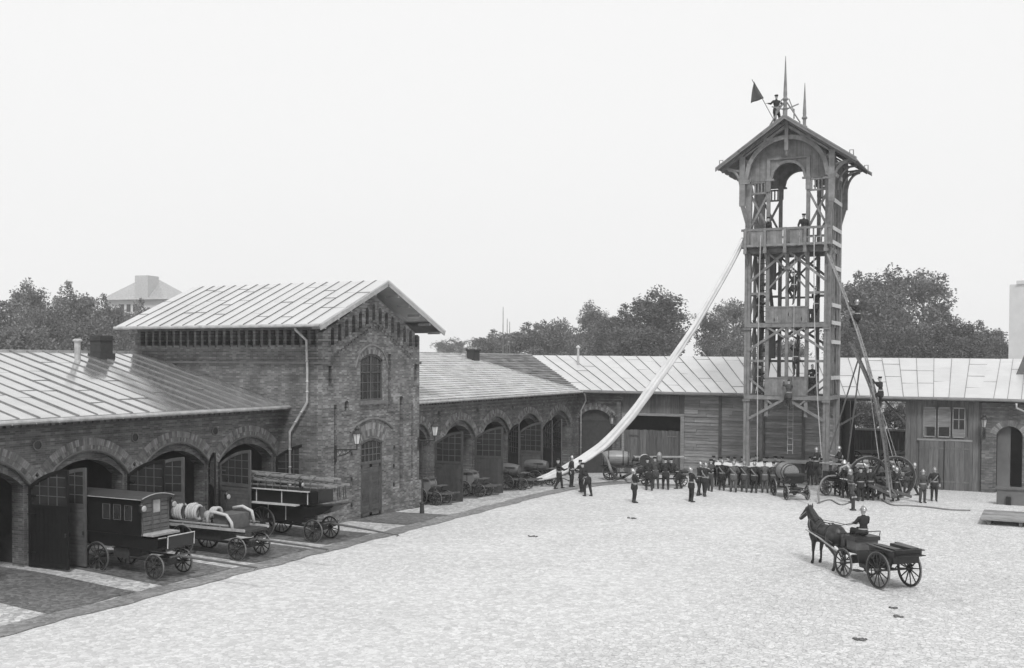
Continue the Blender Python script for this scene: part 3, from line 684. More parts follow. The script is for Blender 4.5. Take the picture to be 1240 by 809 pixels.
m.box(-8.0,YF+.11,-.4,-3.86,YF+.16,5.1); m.box(-8.0,YF+.17,-.4,-7.9,YF+7,5.1)
m.build('vertical_boarding',K['timber_v'],wf)
for x0,x1 in((-7.2,-5.85),(-5.8,-4.45)):
    m=M(); k=5
    for i in range(k): a=x0+(x1-x0)*i/k; m.box(a,YF-.03,-.2,a+(x1-x0)/k-.01,YF+.02,2.66)
    m.box(x0,YF-.05,2.2,x1,YF-.03,2.3); m.box(x0,YF-.05,.25,x1,YF-.03,.35)
    m.build('shed_door',K['timber_v'],wf)
m=M(); m.box(-7.35,YF-.04,2.68,-4.3,YF+.02,2.8); m.build('lintel',K['timber'],wf)
# upper windows: two boarded panels, one glazed
for i,(x0,x1) in enumerate(((-7.0,-6.3),(-6.2,-5.5),(-5.4,-4.7))):
    m=M(); m.box(x0,YF-.06,2.92,x0+.06,YF+.03,4.66); m.box(x1-.06,YF-.06,2.92,x1,YF+.03,4.66); m.box(x0,YF-.06,4.6,x1,YF+.03,4.68); m.box(x0,YF-.06,2.9,x1,YF+.03,2.96)
    if i<2: m.box(x0+.06,YF-.045,3.5,x1-.06,YF+.02,4.6)
    else: m.box(x0+.06,YF-.045,2.96,x1-.06,YF+.02,3.4); m.box(x0,YF-.05,3.95,x1,YF+.02,4.0); m.box((x0+x1)/2-.02,YF-.05,3.4,(x0+x1)/2+.02,YF+.02,4.6)
    f=m.build('window',K['timber'],wf)
    m=M(); 
    if i<2: m.box(x0+.06,YF-.0,2.96,x1-.06,YF+.01,3.5)
    else: m.box(x0+.06,YF-.0,3.4,x1-.06,YF+.01,4.6)
    m.build('window_pane',K['black'],f)
K['bar2']=K['bar']
# brick end with arched opening
m=M(); arch_wall(m,'y',YF,YF+.5,-3.85,8,-.5,5.0,[(-2.35,.68,-1,3.15,.5),(2.5,1.2,-1,3.1,.5)]); m.box(-3.8,YF-.13,-.5,-3.15,YF,3.0); m.build('brick_wall',K['brick'],wf)
m=M(); voussoirs(m,'y',YF-.012,YF+.02,-2.35,.69,3.15,.51,.35); m.build('arch_ring',K['voussoir'],wf)
m=M(); m.box(-3.0,YF+.35,-.4,-2.3,YF+.4,3.6); m.box(-3.85,YF+.5,-.5,8,YF+7,-.15); m.box(-3.84,YF+4,-.2,8,YF+4.1,4.5); m.build('inner_wall',K['plaster'],wf)
# roof
zr=7.72; ze=5.3
slope_roof(wf,K['roof'],[(-28.95,67.45,5.34),(-3.9,67.45,5.27),(-3.9,75.2,7.55),(-36.4,75.2,zr)],30,seed=21,seam=.028)
slope_roof(wf,K['roof'],[(-3.9,67.45,5.27),(9,67.1,5.1),(9,75.2,7.5),(-3.9,75.2,7.55)],18,seed=22,seam=.02)
slope_roof(wf,K['roof'],[(-44,83,5.3),(9,83,5.3),(9,75.21,7.5),(-36.4,75.21,zr)],30,seed=23,cross=False)
m=M(); m.box(-36,75,7.58,9,75.3,7.62)if False else None
m=M(); m.tube([(-28.9,67.38,5.2),(-16,67.38,5.17),(-3.9,67.38,5.15),(9,67.0,4.98)],.07,10); m.build('gutter',K['seam'],wf)
m=M(); m.prism([(YF,5.1),(67.45,5.14),(67.45,5.22),(YF,5.2)],'x',-29,9); m.build('eaves_board',K['tower_dk'],wf)
a=onY(711,477,67.9); downpipe(wf,[(a.x,67.4,5.12),(a.x,67.6,4.9),(a.x-.05,67.8,4.6),(-29.0,67.9,3.9),(-29.0,67.9,-.3)],.05)
a=onY(1231,491,67.4); downpipe(wf,[(a.x,67.1,5.0),(a.x,67.2,4.75),(a.x+.6,67.8,4.45),(a.x+1.6,67.9,3.9),(a.x+1.6,67.9,0)],.06)
def onplaneF(px,py):
    d=ray(px,py); s=(7.6-5.3)/7.75; t=(5.3-67.45*s-H)/(d[2]-s*d[1]); return Vector((d[0]*t,d[1]*t,H+d[2]*t))
p=onplaneF(700,443); ch=M(); ch.cyl((p.x,p.y,p.z-.3),(p.x,p.y,p.z+1.35),.09,n=10); ch.lathe([(.09,1.3),(.17,1.31),(.17,1.38),(.04,1.52)],p,10); ch.build('stove_pipe',K['pipe'],wf)
p=onplaneF(1241,451); ch=M(); ch.add([(p.x-.5,p.y-.3,p.z-.2),(p.x+.5,p.y-.3,p.z-.2),(p.x+.5,p.y+.5,p.z-.2),(p.x-.5,p.y+.5,p.z-.2),(p.x+.1,p.y+.1,p.z+1.5)],[(0,3,2,1),(0,1,4),(1,2,4),(2,3,4),(3,0,4)]); ch.build('roof_vent',K['wooddk'],wf)
# well head and planks at the right
p=ground(1226,611); r=root('water_trough','pale plastered trough with timber lid by the brick arch at the right edge','trough',p)
m=M(); m.box(-.75,-.4,0,1.5,.45,.8); m.build('basin',K['plaster'],r); m=M(); m.box(-.82,-.46,.8,1.6,.5,.88); m.build('lid',K['wooddk'],r); m=M(); m.box(-.3,-.55,0,-.05,-.42,.45); m.build('spout',K['black'],r)
a=ground(1192,636);b=ground(1180,622)
r=root('timber_ramp','low plank platform lying on the cobbles at the right edge below the brick arch','platform',(a.x,a.y,0))
m=M()
for i in range(9): m.box(-.2,.05+.37*i,.22,4.6,.38+.37*i,.29)
m.build('planks',K['timber'],r); m=M()
for i in range(4): m.box(.1+1.3*i,.1,0,.25+1.3*i,3.3,.22)
m.build('bearer',K['wooddk'],r)
# ================================================================ WALL LANTERNS
def lantern(label,px,py,wall,out,parentloc=None):
    """cast bracket with a six sided glass lantern"""
    pass
def make_lantern(name,label,loc,rz,arm=1.15,white=False):
    r=root(name,label,'lantern',loc,rz,'gas lanterns on wall brackets')
    m=M(); m.tube([(0,0,-.35),(arm,0,-.3)],.03,8); m.tube([(arm*.15,0,-.62),(arm*.45,0,-.55),(arm*.75,0,-.33)],.022,6); m.box(-.02,-.07,-.75,.03,.07,-.15)
    for k in range(3):
        c=(arm*(.2+.2*k),0,-.45+.02*k); m.tube([(c[0]+.09*math.cos(t),0,c[2]+.09*math.sin(t)) for t in [PI*2*i/10 for i in range(10)]],.012,5,closed=True)
    m.tube([(arm,0,-.3),(arm,0,-.05)],.03,8); m.build('bracket',K['blackmat'],r)
    m=M(); m.lathe([(.1,-.05),(.19,.4),(.19,.4)],(arm,0,0),6); m.build('lamp_glass',K['bar'] if white else K['glassl'],r)
    m=M()
    for i in range(6):
        t=PI*2*i/6; m.beam((arm+.1*math.cos(t),.1*math.sin(t),-.05),(arm+.195*math.cos(t),.195*math.sin(t),.4),.018,.018)
    m.lathe([(.22,.4),(.22,.43),(.1,.56),(.1,.6),(.14,.61),(.05,.7),(.015,.78)],(arm,0,0),12); m.lathe([(.11,-.07),(.11,-.04)],(arm,0,0),8); m.build('lamp_frame',K['blackmat'],r)
    return r
K['glassl']=plain('lantern_glass',.55,.15,var=.1)
a=onX(403,545,XF); make_lantern('wall_lantern','glass gas lantern on scrolled iron bracket left of the gabled house door','' or (XF,39.15,a.z+.35),0)
make_lantern('wall_lantern','glass gas lantern at the right corner of the gabled house, before the first stable door',(XF+.0,46.1,3.6),R(8),.9)
a=onY(744,512,YF-.3); make_lantern('wall_lantern','small gas lantern on the brick pier left of the wide barn door',(a.x,YF-.27,a.z-.0),R(-90),.5,True)
a=onY(1192,514,YF-.3); make_lantern('wall_lantern','small gas lantern on the brick pier left of the narrow arch at the right',(a.x,YF-.14,a.z-.1),R(-90),.5,True)
# standpipe post by corner of the gabled house
p=ground(511,622); r=M(); r.cyl((0,0,0),(0,0,.45),.12,.09,n=10); r.lathe([(.09,.45),(.12,.46),(.12,.5),(.04,.58)],(0,0,0),10); r.cyl((0,0,0),(0,0,3.4),.03,n=8)
tag(r.build('iron_post',K['blackmat'],loc=p),'thin black iron post with round foot at the right corner of the gabled house','post')
K['ladder']=plain('ladder_ash',.22,.7,var=.3,scale=5)
# ================================================================ TOWER
tw=root('drill_tower','tall open timber drill tower with balconies and steep gabled roof, topped by spires','tower',(0,0,0))
TX=-13.88; YA,YB=62.5,65.6; gx=[-2.27,-1.13,0,1.13,2.27]
def tp(x,y,z): return (TX+x,y,z)
m=M()
for y in(YA,YB):
    for x in(-2.27,2.27):
        m.box(TX+x-.17,y-.15,-.3,TX+x-.01,y+.15,15.6); m.box(TX+x+.01,y-.15,-.3,TX+x+.17,y+.15,15.6); m.box(TX+x-.01,y-.1,-.3,TX+x+.01,y+.1,15.6)
        m.box(TX+x-.17,y-.15,15.6,TX+x+.17,y+.15,18.9)
m.build('corner_post',K['tower'],tw)
m=M()
for y in(YA,YB):
    for x in(-1.13,1.13): m.box(TX+x-.1,y-.09,4.15 if y==YA else 5.1,TX+x+.1,y+.09,17.9)
    m.box(TX-.09,y-.085,4.75 if y==YA else 5.1,TX+.09,y+.085,15.0 if y==YA else 13.8)
for x in(-2.27,2.27): m.box(TX+x-.08,64.0,5.1,TX+x+.08,64.16,18.5)
m.build('inner_post',K['tower'],tw)
m=M()
for z in(5.25,9.42,13.72):
    for y in(YA,YB): m.box(TX-2.42,y-.19,z-.13,TX+2.42,y+.19,z+.12)
    for x in(-2.27,2.27): m.box(TX+x-.11,YA+.2,z-.12,TX+x+.11,YB-.2,z+.11)
for z in(7.35,11.25):
    for y in(YA,YB):
        m.box(TX-2.2,y-.06,z-.07,TX-1.15,y+.06,z+.07); m.box(TX+1.15,y-.06,z-.07,TX+2.2,y+.06,z+.07)
    m.box(TX-2.33,YA+.2,z-.07,TX-2.21,YB-.2,z+.07)
m.box(TX-1.05,YB-.06,7.28,TX+1.05,YB+.06,7.42); m.box(TX-1.05,YB-.06,11.1,TX+1.05,YB+.06,11.22)
m.build('tie_beam',K['tower'],tw)
for z in(5.37,9.54,13.84):
    m=M()
    for i in range(14): m.box(TX-2.15+.31*i,YA+.2,z,TX-2.15+.31*i+.29,YB-.2,z+.05)
    if z>13: 
        for i in range(16): m.box(TX-2.5+.315*i,YA-.75,z,TX-2.5+.315*i+.3,YA+.19,z+.05)
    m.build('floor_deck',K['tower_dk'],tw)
m=M()
def brace(a,b,w=.13,y=YA,d=.1): m.beam(tp(a[0],y,a[1]),tp(b[0],y,b[1]),w,w,(0,1,0))
for y in(YA,YB):
    o=-.11 if y==YA else .11
    for s in(-1,1):
        brace((s*2.2,3.95),(s*.15,5.12),.15,y+o); brace((s*1.1,5.1),(s*.75,4.8),.1,y+o); 
        brace((s*2.2,7.95),(s*.1,9.3),.14,y+o); brace((s*1.1,9.3),(s*.1,8.7),.11,y+o); brace((s*1.1,5.5),(s*2.2,6.4),.1,y+o)
        brace((s*2.2,11.9),(s*.1,13.6),.14,y+o); brace((s*1.1,13.6),(s*.05,12.6),.11,y+o)
        brace((s*2.2,15.0),(s*1.15,17.0),.12,y); brace((s*1.15,15.0),(s*2.2,17.0),.12,y+.13)
    brace((-1.1,11.5),(0,12.7),.09,y); brace((1.1,11.5),(0,12.7),.09,y)
for x in(-2.27,2.27):
    for z0,z1 in((.3,5.1),(5.5,7.3),(7.4,9.3),(9.6,11.2),(11.3,13.6),(14,16.5)):
        if z0>5: m.beam(tp(x,YA+.15,z0),tp(x,64.0,z1),.1,.1,(1,0,0)); m.beam(tp(x,64.1,z1),tp(x,YB-.15,z0),.1,.1,(1,0,0))
m.build('brace',K['tower'],tw)
# parapets
def parapet(z0,z1,xa,xb,y,gap=True,seed=1):
    rnd=random.Random(seed); m=M(); x=xa
    while x<xb-.05:
        wdt=rnd.uniform(.16,.21); x1=min(xb,x+wdt)
        if gap and rnd.random()<.35: 
            zc=(z0+z1)/2+rnd.uniform(-.25,.2); m.box(x,y-.02,z0,x1-.05,y+.02,z1); m.box(x1-.05,y-.02,z0,x1-.006,y+.02,zc-.1); m.box(x1-.05,y-.02,zc+.1,x1-.006,y+.02,z1)
        else: m.box(x,y-.02,z0,x1-.006,y+.02,z1)
        x=x1
    m.box(xa,y-.05,z1,xb,y+.05,z1+.07)
    return m.build('parapet',K['tower'],tw)
parapet(5.37,6.35,TX-1.2,TX+1.2,YA-.2,False,2); parapet(9.54,10.42,TX-1.2,TX+1.2,YA-.2,True,3); parapet(5.4,6.35,TX-1.2,TX+1.2,YB+.2,False,4); parapet(9.5,10.42,TX-1.2,TX+1.2,YB+.2,True,5)
m=M()
for y in (YA-.75,):
    for (a,b) in((-1.95,-1.3),(-1.02,-.2),(.28,.95)):
        x=TX+a
        while x<TX+b-.05: m.box(x,y-.02,13.95,x+.17,y+.02,14.8); x+=.185 if a<-2 or a>0 and x>TX+.6 else .178
    for x in(TX-2.38,TX-2.15,TX+1.3,TX+1.55,TX+1.95): m.box(x,y-.02,13.95,x+.08,y+.02,14.8)
    m.box(TX-2.5,y-.06,14.8,TX+2.5,y+.06,14.93); m.box(TX-2.5,y-.05,13.9,TX+2.5,y+.05,14.02); m.box(TX+1.2,y-.03,14.3,TX+2.4,y+.03,14.36)
    for x in gx: m.box(TX+x-.08,y-.08,13.5,TX+x+.08,y+.08,14.95)
for i in range(12): m.box(TX-2.1+.37*i,YB+.2,13.95,TX-2.1+.37*i+.06,YB+.24,14.8)
m.box(TX-2.3,YB+.18,14.8,TX+2.3,YB+.27,14.9)
m.build('balcony_rail',K['tower'],tw)
m=M()
for x in gx: m.beam(tp(x,YA+.1,13.62),tp(x,YA-.8,13.62),.14,.18); m.beam(tp(x,YA-.12,12.9),tp(x,YA-.7,13.55),.1,.1,(1,0,0)); m.box(TX+x-.09,YA-.86,13.5,TX+x+.09,YA-.78,13.72)
for x in(-2.27,2.27):
    for z in(5.05,9.2): m.box(TX+x-.22,YA-.24,z-.04,TX+x+.22,YA-.16,z+.05)
m.build('balcony_joist',K['tower'],tw)
# upper storey: boarded gable wall with the inner arch (front and back), baluster screens
def zroof(x): return 21.02-abs(x-TX)*.69
for y,s in((YA,1),(YB,-1)):
    m=M(); ew=1.97; k=0; x=TX-2.1
    def base(xx):
        d=abs(xx-TX)
        if d<.9: return 17.8+math.sqrt(max(0,.81-d*d))*1.0
        return 17.75
    n=40
    for i in range(n):
        a=TX-2.1+4.2*i/n; b=TX-2.1+4.2*(i+1)/n-.004
        o=.012*((i//2)%2)
        m.prism([(a,base(a)),(b,base(b)),(b,zroof(b)-.1),(a,zroof(a)-.1)],'y',y-.03-o,y+.03-o)
    m.build('boarding',K['tower'],tw)
m=M()
for y in(YA-.08,YB+.08):
    pts=[(a,b) for a,b in arc(.899,.898,18)]
    for (a,b),(c,d) in zip(pts,pts[1:]):
        k=1.17; m.prism([(TX+a,17.8+b),(TX+c,17.8+d),(TX+c*k,17.8+d*k),(TX+a*k,17.8+b*k)],'y',y-.07,y+.07)
    for s in(-1,1): m.box(TX+s*1.13-.13,y-.08,17.1,TX+s*1.13+.13,y+.08,17.8); m.box(TX+s*1.05-.25,y-.1,17.72,TX+s*1.05+.25,y+.1,17.82); m.box(TX+s*1.13-.1,y-.06,17.8,TX+s*1.13+.1,y+.06,18.9)
    m.box(TX-1.23,y-.06,18.9,TX+1.23,y+.06,19.02)
    for s in(-1,1):
        m.box(TX+min(s*1.2,s*2.2),y-.04,17.0,TX+max(s*1.2,s*2.2),y+.04,17.1); m.box(TX+min(s*1.2,s*2.2),y-.04,17.62,TX+max(s*1.2,s*2.2),y+.04,17.72)
        for i in range(5): m.box(TX+s*(1.33+.19*i)-.04,y-.02,17.1,TX+s*(1.33+.19*i)+.04,y+.02,17.62)
m.build('inner_arch',K['tower'],tw)
# outer verge truss, carried on brackets in front of the wall
for yt,nm in((YA-.55,'front'),(YB+.55,'rear')):
    m=M()
    for s in(-1,1):
        m.box(TX+s*2.52-.16,yt-.1,16.3,TX+s*2.52+.16,yt+.1,19.15)
        m.box(TX+s*2.52-.2,yt-.13,17.65,TX+s*2.2+.2 if s<0 else TX+s*2.52+.2,yt+.13,17.78); m.box(TX+s*2.35-.3,yt-.12,17.55,TX+s*2.35+.3,yt+.12,17.66)
        m.beam(tp(s*2.52,yt,16.35),tp(s*2.25,YA if nm=='front' else YB,15.0),.2,.2,(0,1,0))
        m.beam(tp(s*3.8,yt,18.42),tp(0,yt,21.0),.2,.16,(0,1,0)); m.beam(tp(s*2.6,yt,19.0),tp(0,yt,20.75),.1,.12,(0,1,0)) 
        # side brackets with a curve to the eaves
        m.tube([tp(s*(2.62+.75*(1-math.cos(t))),yt,17.3+1.15*math.sin(t)) for t in [PI/2*i/8 for i in range(9)]],.08,6)
        m.beam(tp(s*2.6,yt,18.3),tp(s*3.5,yt,18.55),.1,.1,(0,1,0))
        m.beam(tp(s*.95,yt,20.05),tp(s*.1,yt,20.6),.09,.1,(0,1,0))
    m.beam(tp(-1.45,yt,20.02),tp(1.45,yt,20.02),.16,.14,(0,1,0))
    m.box(TX-.1,yt-.12,19.3,TX+.1,yt+.12,21.0); m.lathe([(.02,19.0),(.08,19.1),(.1,19.3)],tp(0,yt,0),8)
    pts=arc(2.2,2.19,26)
    for (a,b),(c,d) in zip(pts,pts[1:]):
        k=1.11; m.prism([(TX+a,17.75+b),(TX+c,17.75+d),(TX+c*k,17.75+d*k),(TX+a*k,17.75+b*k)],'y',yt-.08,yt+.08)
    m.build('verge_truss',K['tower'],tw)
m=M()
for s in(-1,1):
    for y in(YA,64.05,YB):
        m.tube([tp(s*(2.45+.85*(1-math.cos(t))),y,17.2+1.3*math.sin(t)) for t in [PI/2*i/8 for i in range(9)]],.07,6)
        m.beam(tp(s*2.35,y,18.45),tp(s*3.5,y,18.5),.1,.1,(0,1,0))
    m.box(TX+s*2.27-.12,YA-.5,18.75,TX+s*2.27+.12,YB+.5,18.95)
m.build('eaves_bracket',K['tower'],tw)
for s in(-1,1):
    m=M(); n=19; y0,y1=61.25,66.85
    for i in range(n):
        a=y0+(y1-y0)*i/n; b=y0+(y1-y0)*(i+1)/n-.012
        e=3.86+random.uniform(-.03,.03)
        for u0,u1 in((0,.34),(.33,.67),(.66,1)):
            x0,x1=s*e*(1-u0),s*e*(1-u1); z0=21.15-abs(x0)*.69; z1=21.15-abs(x1)*.69
            l=.03*(1-u0)
            m.add([(TX+x0,a,z0+.02+l*0),(TX+x0,b,z0+.02),(TX+x1,b,z1),(TX+x1,a,z1),(TX+x0,a,z0-.06),(TX+x0,b,z0-.06),(TX+x1,b,z1-.06),(TX+x1,a,z1-.06)],[(0,1,2,3),(4,7,6,5),(0,4,5,1),(3,2,6,7),(0,3,7,4),(1,5,6,2)])
    m.build('roof',K['shingle'],tw)
m=M()
for yy in(61.3,66.75):
    for s in(-1,1): m.beam(tp(s*3.9,yy,18.44),tp(0,yy,21.12),.07,.24,(0,1,0)) if False else m.prism([(TX+s*3.95,18.3),(TX+s*3.95,18.52),(TX,21.24),(TX,20.98)],'y',yy-.04,yy+.04)
for yy in(61.45,66.6):
    for s in(-1,1):
        m.tube([tp(s*3.75,yy,18.6),tp(s*3.75,yy,18.95),tp(s*3.55,yy,18.95),tp(s*3.55,yy,18.75)],.03,5)
m.build('bargeboard',K['tower'],tw)
for yy,zt in((61.45,24.5),(66.65,24.2)):
    m=M(); m.lathe([(.13,21.0),(.13,21.5),(.19,21.55),(.1,21.65),(.1,22.0),(.17,22.05),(.17,22.12),(.1,22.2),(.11,22.4),(.015,zt)],tp(0,yy,0),8)
    m.build('spire',K['tower'],tw)
m=M()
for s in(-1,1):
    m.beam(tp(s*.85,61.45,20.7),tp(s*.1,61.45,21.9),.07,.07,(0,1,0)); m.beam(tp(s*.5,61.45,20.95),tp(s*.5,61.45,21.5),.06,.06); m.beam(tp(0,61.45,21.5),tp(s*.75,61.45,21.75),.06,.06,(0,1,0)); m.beam(tp(s*.5,61.45,21.35),tp(s*.2,61.45,22.1),.05,.05,(0,1,0))
m.build('ridge_cresting',K['tower'],tw)
# right side: tall slatted frames with pale cross rails
m=M(); X=TX+2.27+.13
for y in(63.0,63.6,64.6,65.2): m.box(X,y-.04,5.5,X+.06,y+.04,18.3)
m.build('side_slat',K['tower'],tw)
m=M()
for z in(6.4,8.45,9.55,10.55,12.7,14.1,14.9,16.5,18.0): m.box(X+.06,YA+.2,z-.11,X+.1,YB-.15,z+.11)
m.build('side_rail',K['trim'],tw)
# zig-zag stairs in the left compartment and boarded partition
for z0,z1,up in((5.4,9.5,1),(9.55,13.8,-1)):
    m=M(); ya,yb=(63.0,65.2) if up>0 else (65.2,63.0)
    for s in(-.33,.33): m.beam(tp(-1.7+s,ya,z0),tp(-1.7+s,yb,z1),.06,.2,(1,0,0))
    for i in range(14):
        t=(i+.5)/14; m.box(TX-2.0,min(ya+(yb-ya)*t-.1,ya+(yb-ya)*t+.1),z0+(z1-z0)*t,TX-1.4,max(ya+(yb-ya)*t-.1,ya+(yb-ya)*t+.1),z0+(z1-z0)*t+.035)
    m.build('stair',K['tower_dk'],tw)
m=M()
for z0,z1 in((7.5,9.3),(11.6,13.5)):
    for i in range(5): m.box(TX-1.25,63.2+.35*i,z0,TX-1.2,63.2+.35*i+.33,z1)
m.build('partition',K['tower_dk'],tw)
# foot ladder of iron rungs on the back wall under the tower
m=M()
for i in range(9): m.cyl(tp(-.15,YA+1.2,2.1+.36*i),tp(.15,YA+1.2,2.1+.36*i),.014,n=6)
for s in(-.15,.15): m.cyl(tp(s,YA+1.2,1.9),tp(s,YA+1.2,5.2),.012,n=6)
m.build('rung_ladder',K['trim'],tw)
# hanging ropes
for i,(px0,py0,px1,py1,lab) in enumerate(((921,285,917,560,'pale climbing rope hanging down the left bay of the tower'),(986,285,995,555,'pale climbing rope hanging down the right bay of the tower'))):
    a=onY(px0,py0,YA-1.0);b=onY(px0-4 if i==0 else px0-2,(py0+py1)/2,YA-1.0);c=onY(px1,py1,YA-1.0)
    m=M(); pts=[]
    for k in range(13):
        t=k/12; pts.append(a.lerp(b,t).lerp(b.lerp(c,t),t))
    m.tube(pts,.03,6); tag(m.build('rope',K['rope']),lab,'rope')
a=onY(962,330,YA-.45); m=M(); m.tube([(a.x,YA-.45,13.4),(a.x,YA-.45,10),(a.x-.02,YA-.45,6.2)],.015,5); tag(m.build('rope',K['rope']),'thin rope the two middle climbers hang on in front of the tower','rope')
# ---------------------------------------------------------------- rescue chute
T=Vector((-16.35,62.1,14.45)); E0=onZ(650,581,.35)
dx,dy_=E0.x-T.x,E0.y-T.y
def onVert(px,py):
    d=ray(px,py); # (d*t - T) x (dx,dy)=0
    t=(T.x*dy_-T.y*dx)/(d[0]*dy_-d[1]*dx); return Vector((d[0]*t,d[1]*t,H+d[2]*t))
cp=[T]+[onVert(*q) for q in((884,321),(843,392),(824,420),(810,440),(787,472),(765,502),(733,538),(712,553),(690,566),(670,575))]+[E0]
rad=[.15,.17,.2,.22,.23,.25,.26,.27,.27,.27,.24,.1]
dn=[];dr=[]
for i in range(len(cp)-1):
    for k in range(5): t=k/5; dn.append(cp[i].lerp(cp[i+1],t)); dr.append((rad[i]*(1-t)+rad[i+1]*t))
dn.append(cp[-1]);dr.append(rad[-1])
for _ in range(2): dn=[dn[0]]+[(dn[i-1]+dn[i]*2+dn[i+1])/4 for i in range(1,len(dn)-1)]+[dn[-1]]
m=M(); side=Vector((dx,dy_,0)).normalized().cross(Vector((0,0,1))); nn=28
for i,(p,r_) in enumerate(zip(dn,dr)):
    d=(dn[min(i+1,len(dn)-1)]-dn[max(i-1,0)]).normalized(); u=side.cross(d).normalized()
    for k in range(nn):
        t=2*PI*k/nn; f=1+.2*math.sin(3*t+i*.06+.6*math.sin(i*.35))+.1*math.sin(7*t-i*.13)+.04*math.sin(i*1.3); m.v.append(tuple(p+side*(r_*1.15*f*math.cos(t))+u*(r_*.9*f*math.sin(t))))
for i in range(len(dn)-1):
    for k in range(nn): m.f.append((i*nn+k,i*nn+(k+1)%nn,(i+1)*nn+(k+1)%nn,(i+1)*nn+k))
m.f+=[tuple(range(nn)),tuple((len(dn)-1)*nn+k for k in range(nn))]
tag(m.build('rescue_chute',K['canvas'],smooth=True),'long white canvas escape chute stretched from the tower balcony down to the men below','escape chute')
CH=dn
# ---------------------------------------------------------------- wheels
def wheel(parent,x,y,r,n=12,name='wheel',w=.06,mt=None):
    m=M(); k=28
    m.lathe([(r*.97,-w/2),(r*.97,w/2),(r*.86,w/2*.9),(r*.86,-w/2*.9),(r*.97,-w/2)],(0,0,0),k,'y')
    m.lathe([(.02,-.13),(.05,-.12),(.075,-.06),(.095,0),(.075,.06),(.05,.12),(.02,.13)],(0,0,0),12,'y')
    for i in range(n):
        t=2*PI*(i+.3)/n; m.cyl((.07*math.sin(t),0,.07*math.cos(t)),(r*.88*math.sin(t),0,r*.88*math.cos(t)),.024,.019,6)
    o=m.build(name,mt or K['wheel'],parent,loc=(x,y,r+.005))
    m=M(); m.lathe([(r,-w/2*.95),(r,w/2*.95),(r*.965,w/2*.95),(r*.965,-w/2*.95),(r,-w/2*.95)],(0,0,0),k,'y'); m.build('tyre',K['tyre'],o)
    return o
def chassis(p,wb,tr,rf,rr,spf=10,spr=12,front=True,clear=.0):
    for s in(-1,1):
        wheel(p,0,s*tr/2,rr,spr); 
        if front: wheel(p,wb,s*tr/2,rf,spf)
    m=M(); m.beam((0,-tr/2,rr),(0,tr/2,rr),.08,.08)
    if front:
        m.beam((wb,-tr/2,rf),(wb,tr/2,rf),.08,.08); m.beam((0,0,rr-.02),(wb,0,rf+.05),.07,.08); m.cyl((wb,0,rf+.06),(wb,0,rf+.2),.22,n=14); m.cyl((wb,0,rf+.22),(wb,0,rf+.26),.34,n=16)
    m.build('axle',K['blackmat'],p)
    m=M()
    for x,r in((0,rr),(wb,rf)) if front else ((0,rr),):
        for s in(-1,1):
            for q in(-1,1): m.tube([(x-.38,s*(tr/2-.16),r+.13),(x,s*(tr/2-.16),r+.13+q*.09),(x+.38,s*(tr/2-.16),r+.13)],.025,5)
    m.build('leaf_spring',K['blackmat'],p)
def pole(p,x0,L_,z0,z1,name='draw_pole',mt=None,y=0):
    m=M(); m.tube([(x0,y,z0),(x0+L_*.5,y,(z0+z1)/2+.01),(x0+L_,y,z1)],[.05,.04,.03],8); m.tube([(x0+L_-.02,y-.1,z1-.05),(x0+L_+.03,y,z1),(x0+L_-.02,y+.1,z1-.05)],.015,5); m.beam((x0+.1,-.45,z0+.03),(x0+.1,.45,z0+.03),.05,.05)
    for s in(-1,1): m.cyl((x0+.1,s*.42,z0+.03),(x0-.3,s*.15,z0),.012,n=5)
    return m.build(name,mt or K['wooddk'],p)
def lamp(p,x,y,z,r=.1):
    m=M(); m.lathe([(r*.5,-.12),(r,-.11),(r,.1),(r*.8,.13),(r*.4,.18),(r*.4,.24)],(x,y,z),12); m.cyl((x,y,z-.35),(x,y,z-.1),.015,n=6); o=m.build('carriage_lamp',K['black'],p)
    m=M(); m.lathe([(r*.85,0),(r*.95,.02),(r*.7,.05),(.01,.06)],(x+r*.8,y,z),14,'x'); m.build('lamp_lens',K['bar'],o)
# ---------------------------------------------------------------- wagon 1: closed van
g0=gz(-28.8,26.7)
v=root('horse_van','black closed wagon with slatted front and round lamps, nosing out of the leftmost bay','wagon',(-28.85,26.72,gz(-27.5,26.7)-.01),0)
chassis(v,2.6,1.3,.41,.52)
m=M(); m.box(-1.3,-.6,.95,2.0,.6,1.35); m.box(-1.3,-.62,1.35,1.98,.62,2.6); m.prism([(1.98,.85),(2.7,.95),(2.75,1.3),(1.98,1.3)],'y',-.62,.62); m.box(-1.3,-.64,1.3,2.02,.64,1.38)
m.build('body',K['black'],v)
m=M(); n=10; pts=[(-.72+1.44*i/n,2.6+.13*(1-(2*i/n-1)**2)) for i in range(n+1)]
m.prism([(a,b) for a,b in pts]+[(.72,2.56),(-.72,2.56)],'x',-1.35,2.12); m.build('roof',K['blackmat'],v)
m=M(); m.tube([(2.13,a,b+.01) for a,b in pts],.018,6); m.tube([(2.1,-.72,2.58),(-1.3,-.72,2.58)],.015,6); m.build('roof_trim',K['wood'],v)
m=M()
for i in range(8): m.box(1.985,-.6,1.42+.145*i,2.02,.6,1.42+.145*i+.125)
for y in(-.6,-.16,.2,.56): m.box(2.02,y-.02,1.4,2.045,y+.02,2.6)
m.build('front_slats',K['wooddk'],v)
m=M(); m.box(2.03,-.13,2.1,2.04,.17,2.52); m.build('front_window',K['bar'],v)
for i in range(3):
    m=M(); x=.25+.5*i; m.box(x,-.632,1.85,x+.33,-.622,2.35); m.build('side_window',K['glass'],v); m=M(); m.tube([(x,-.635,1.85),(x+.33,-.635,1.85),(x+.33,-.635,2.35),(x,-.635,2.35)],.012,4,closed=True); m.build('window_frame',K['wooddk'],v)
m=M(); m.box(1.98,-.6,1.38,2.5,.6,1.45); m.build('driver_seat',K['wood'],v)
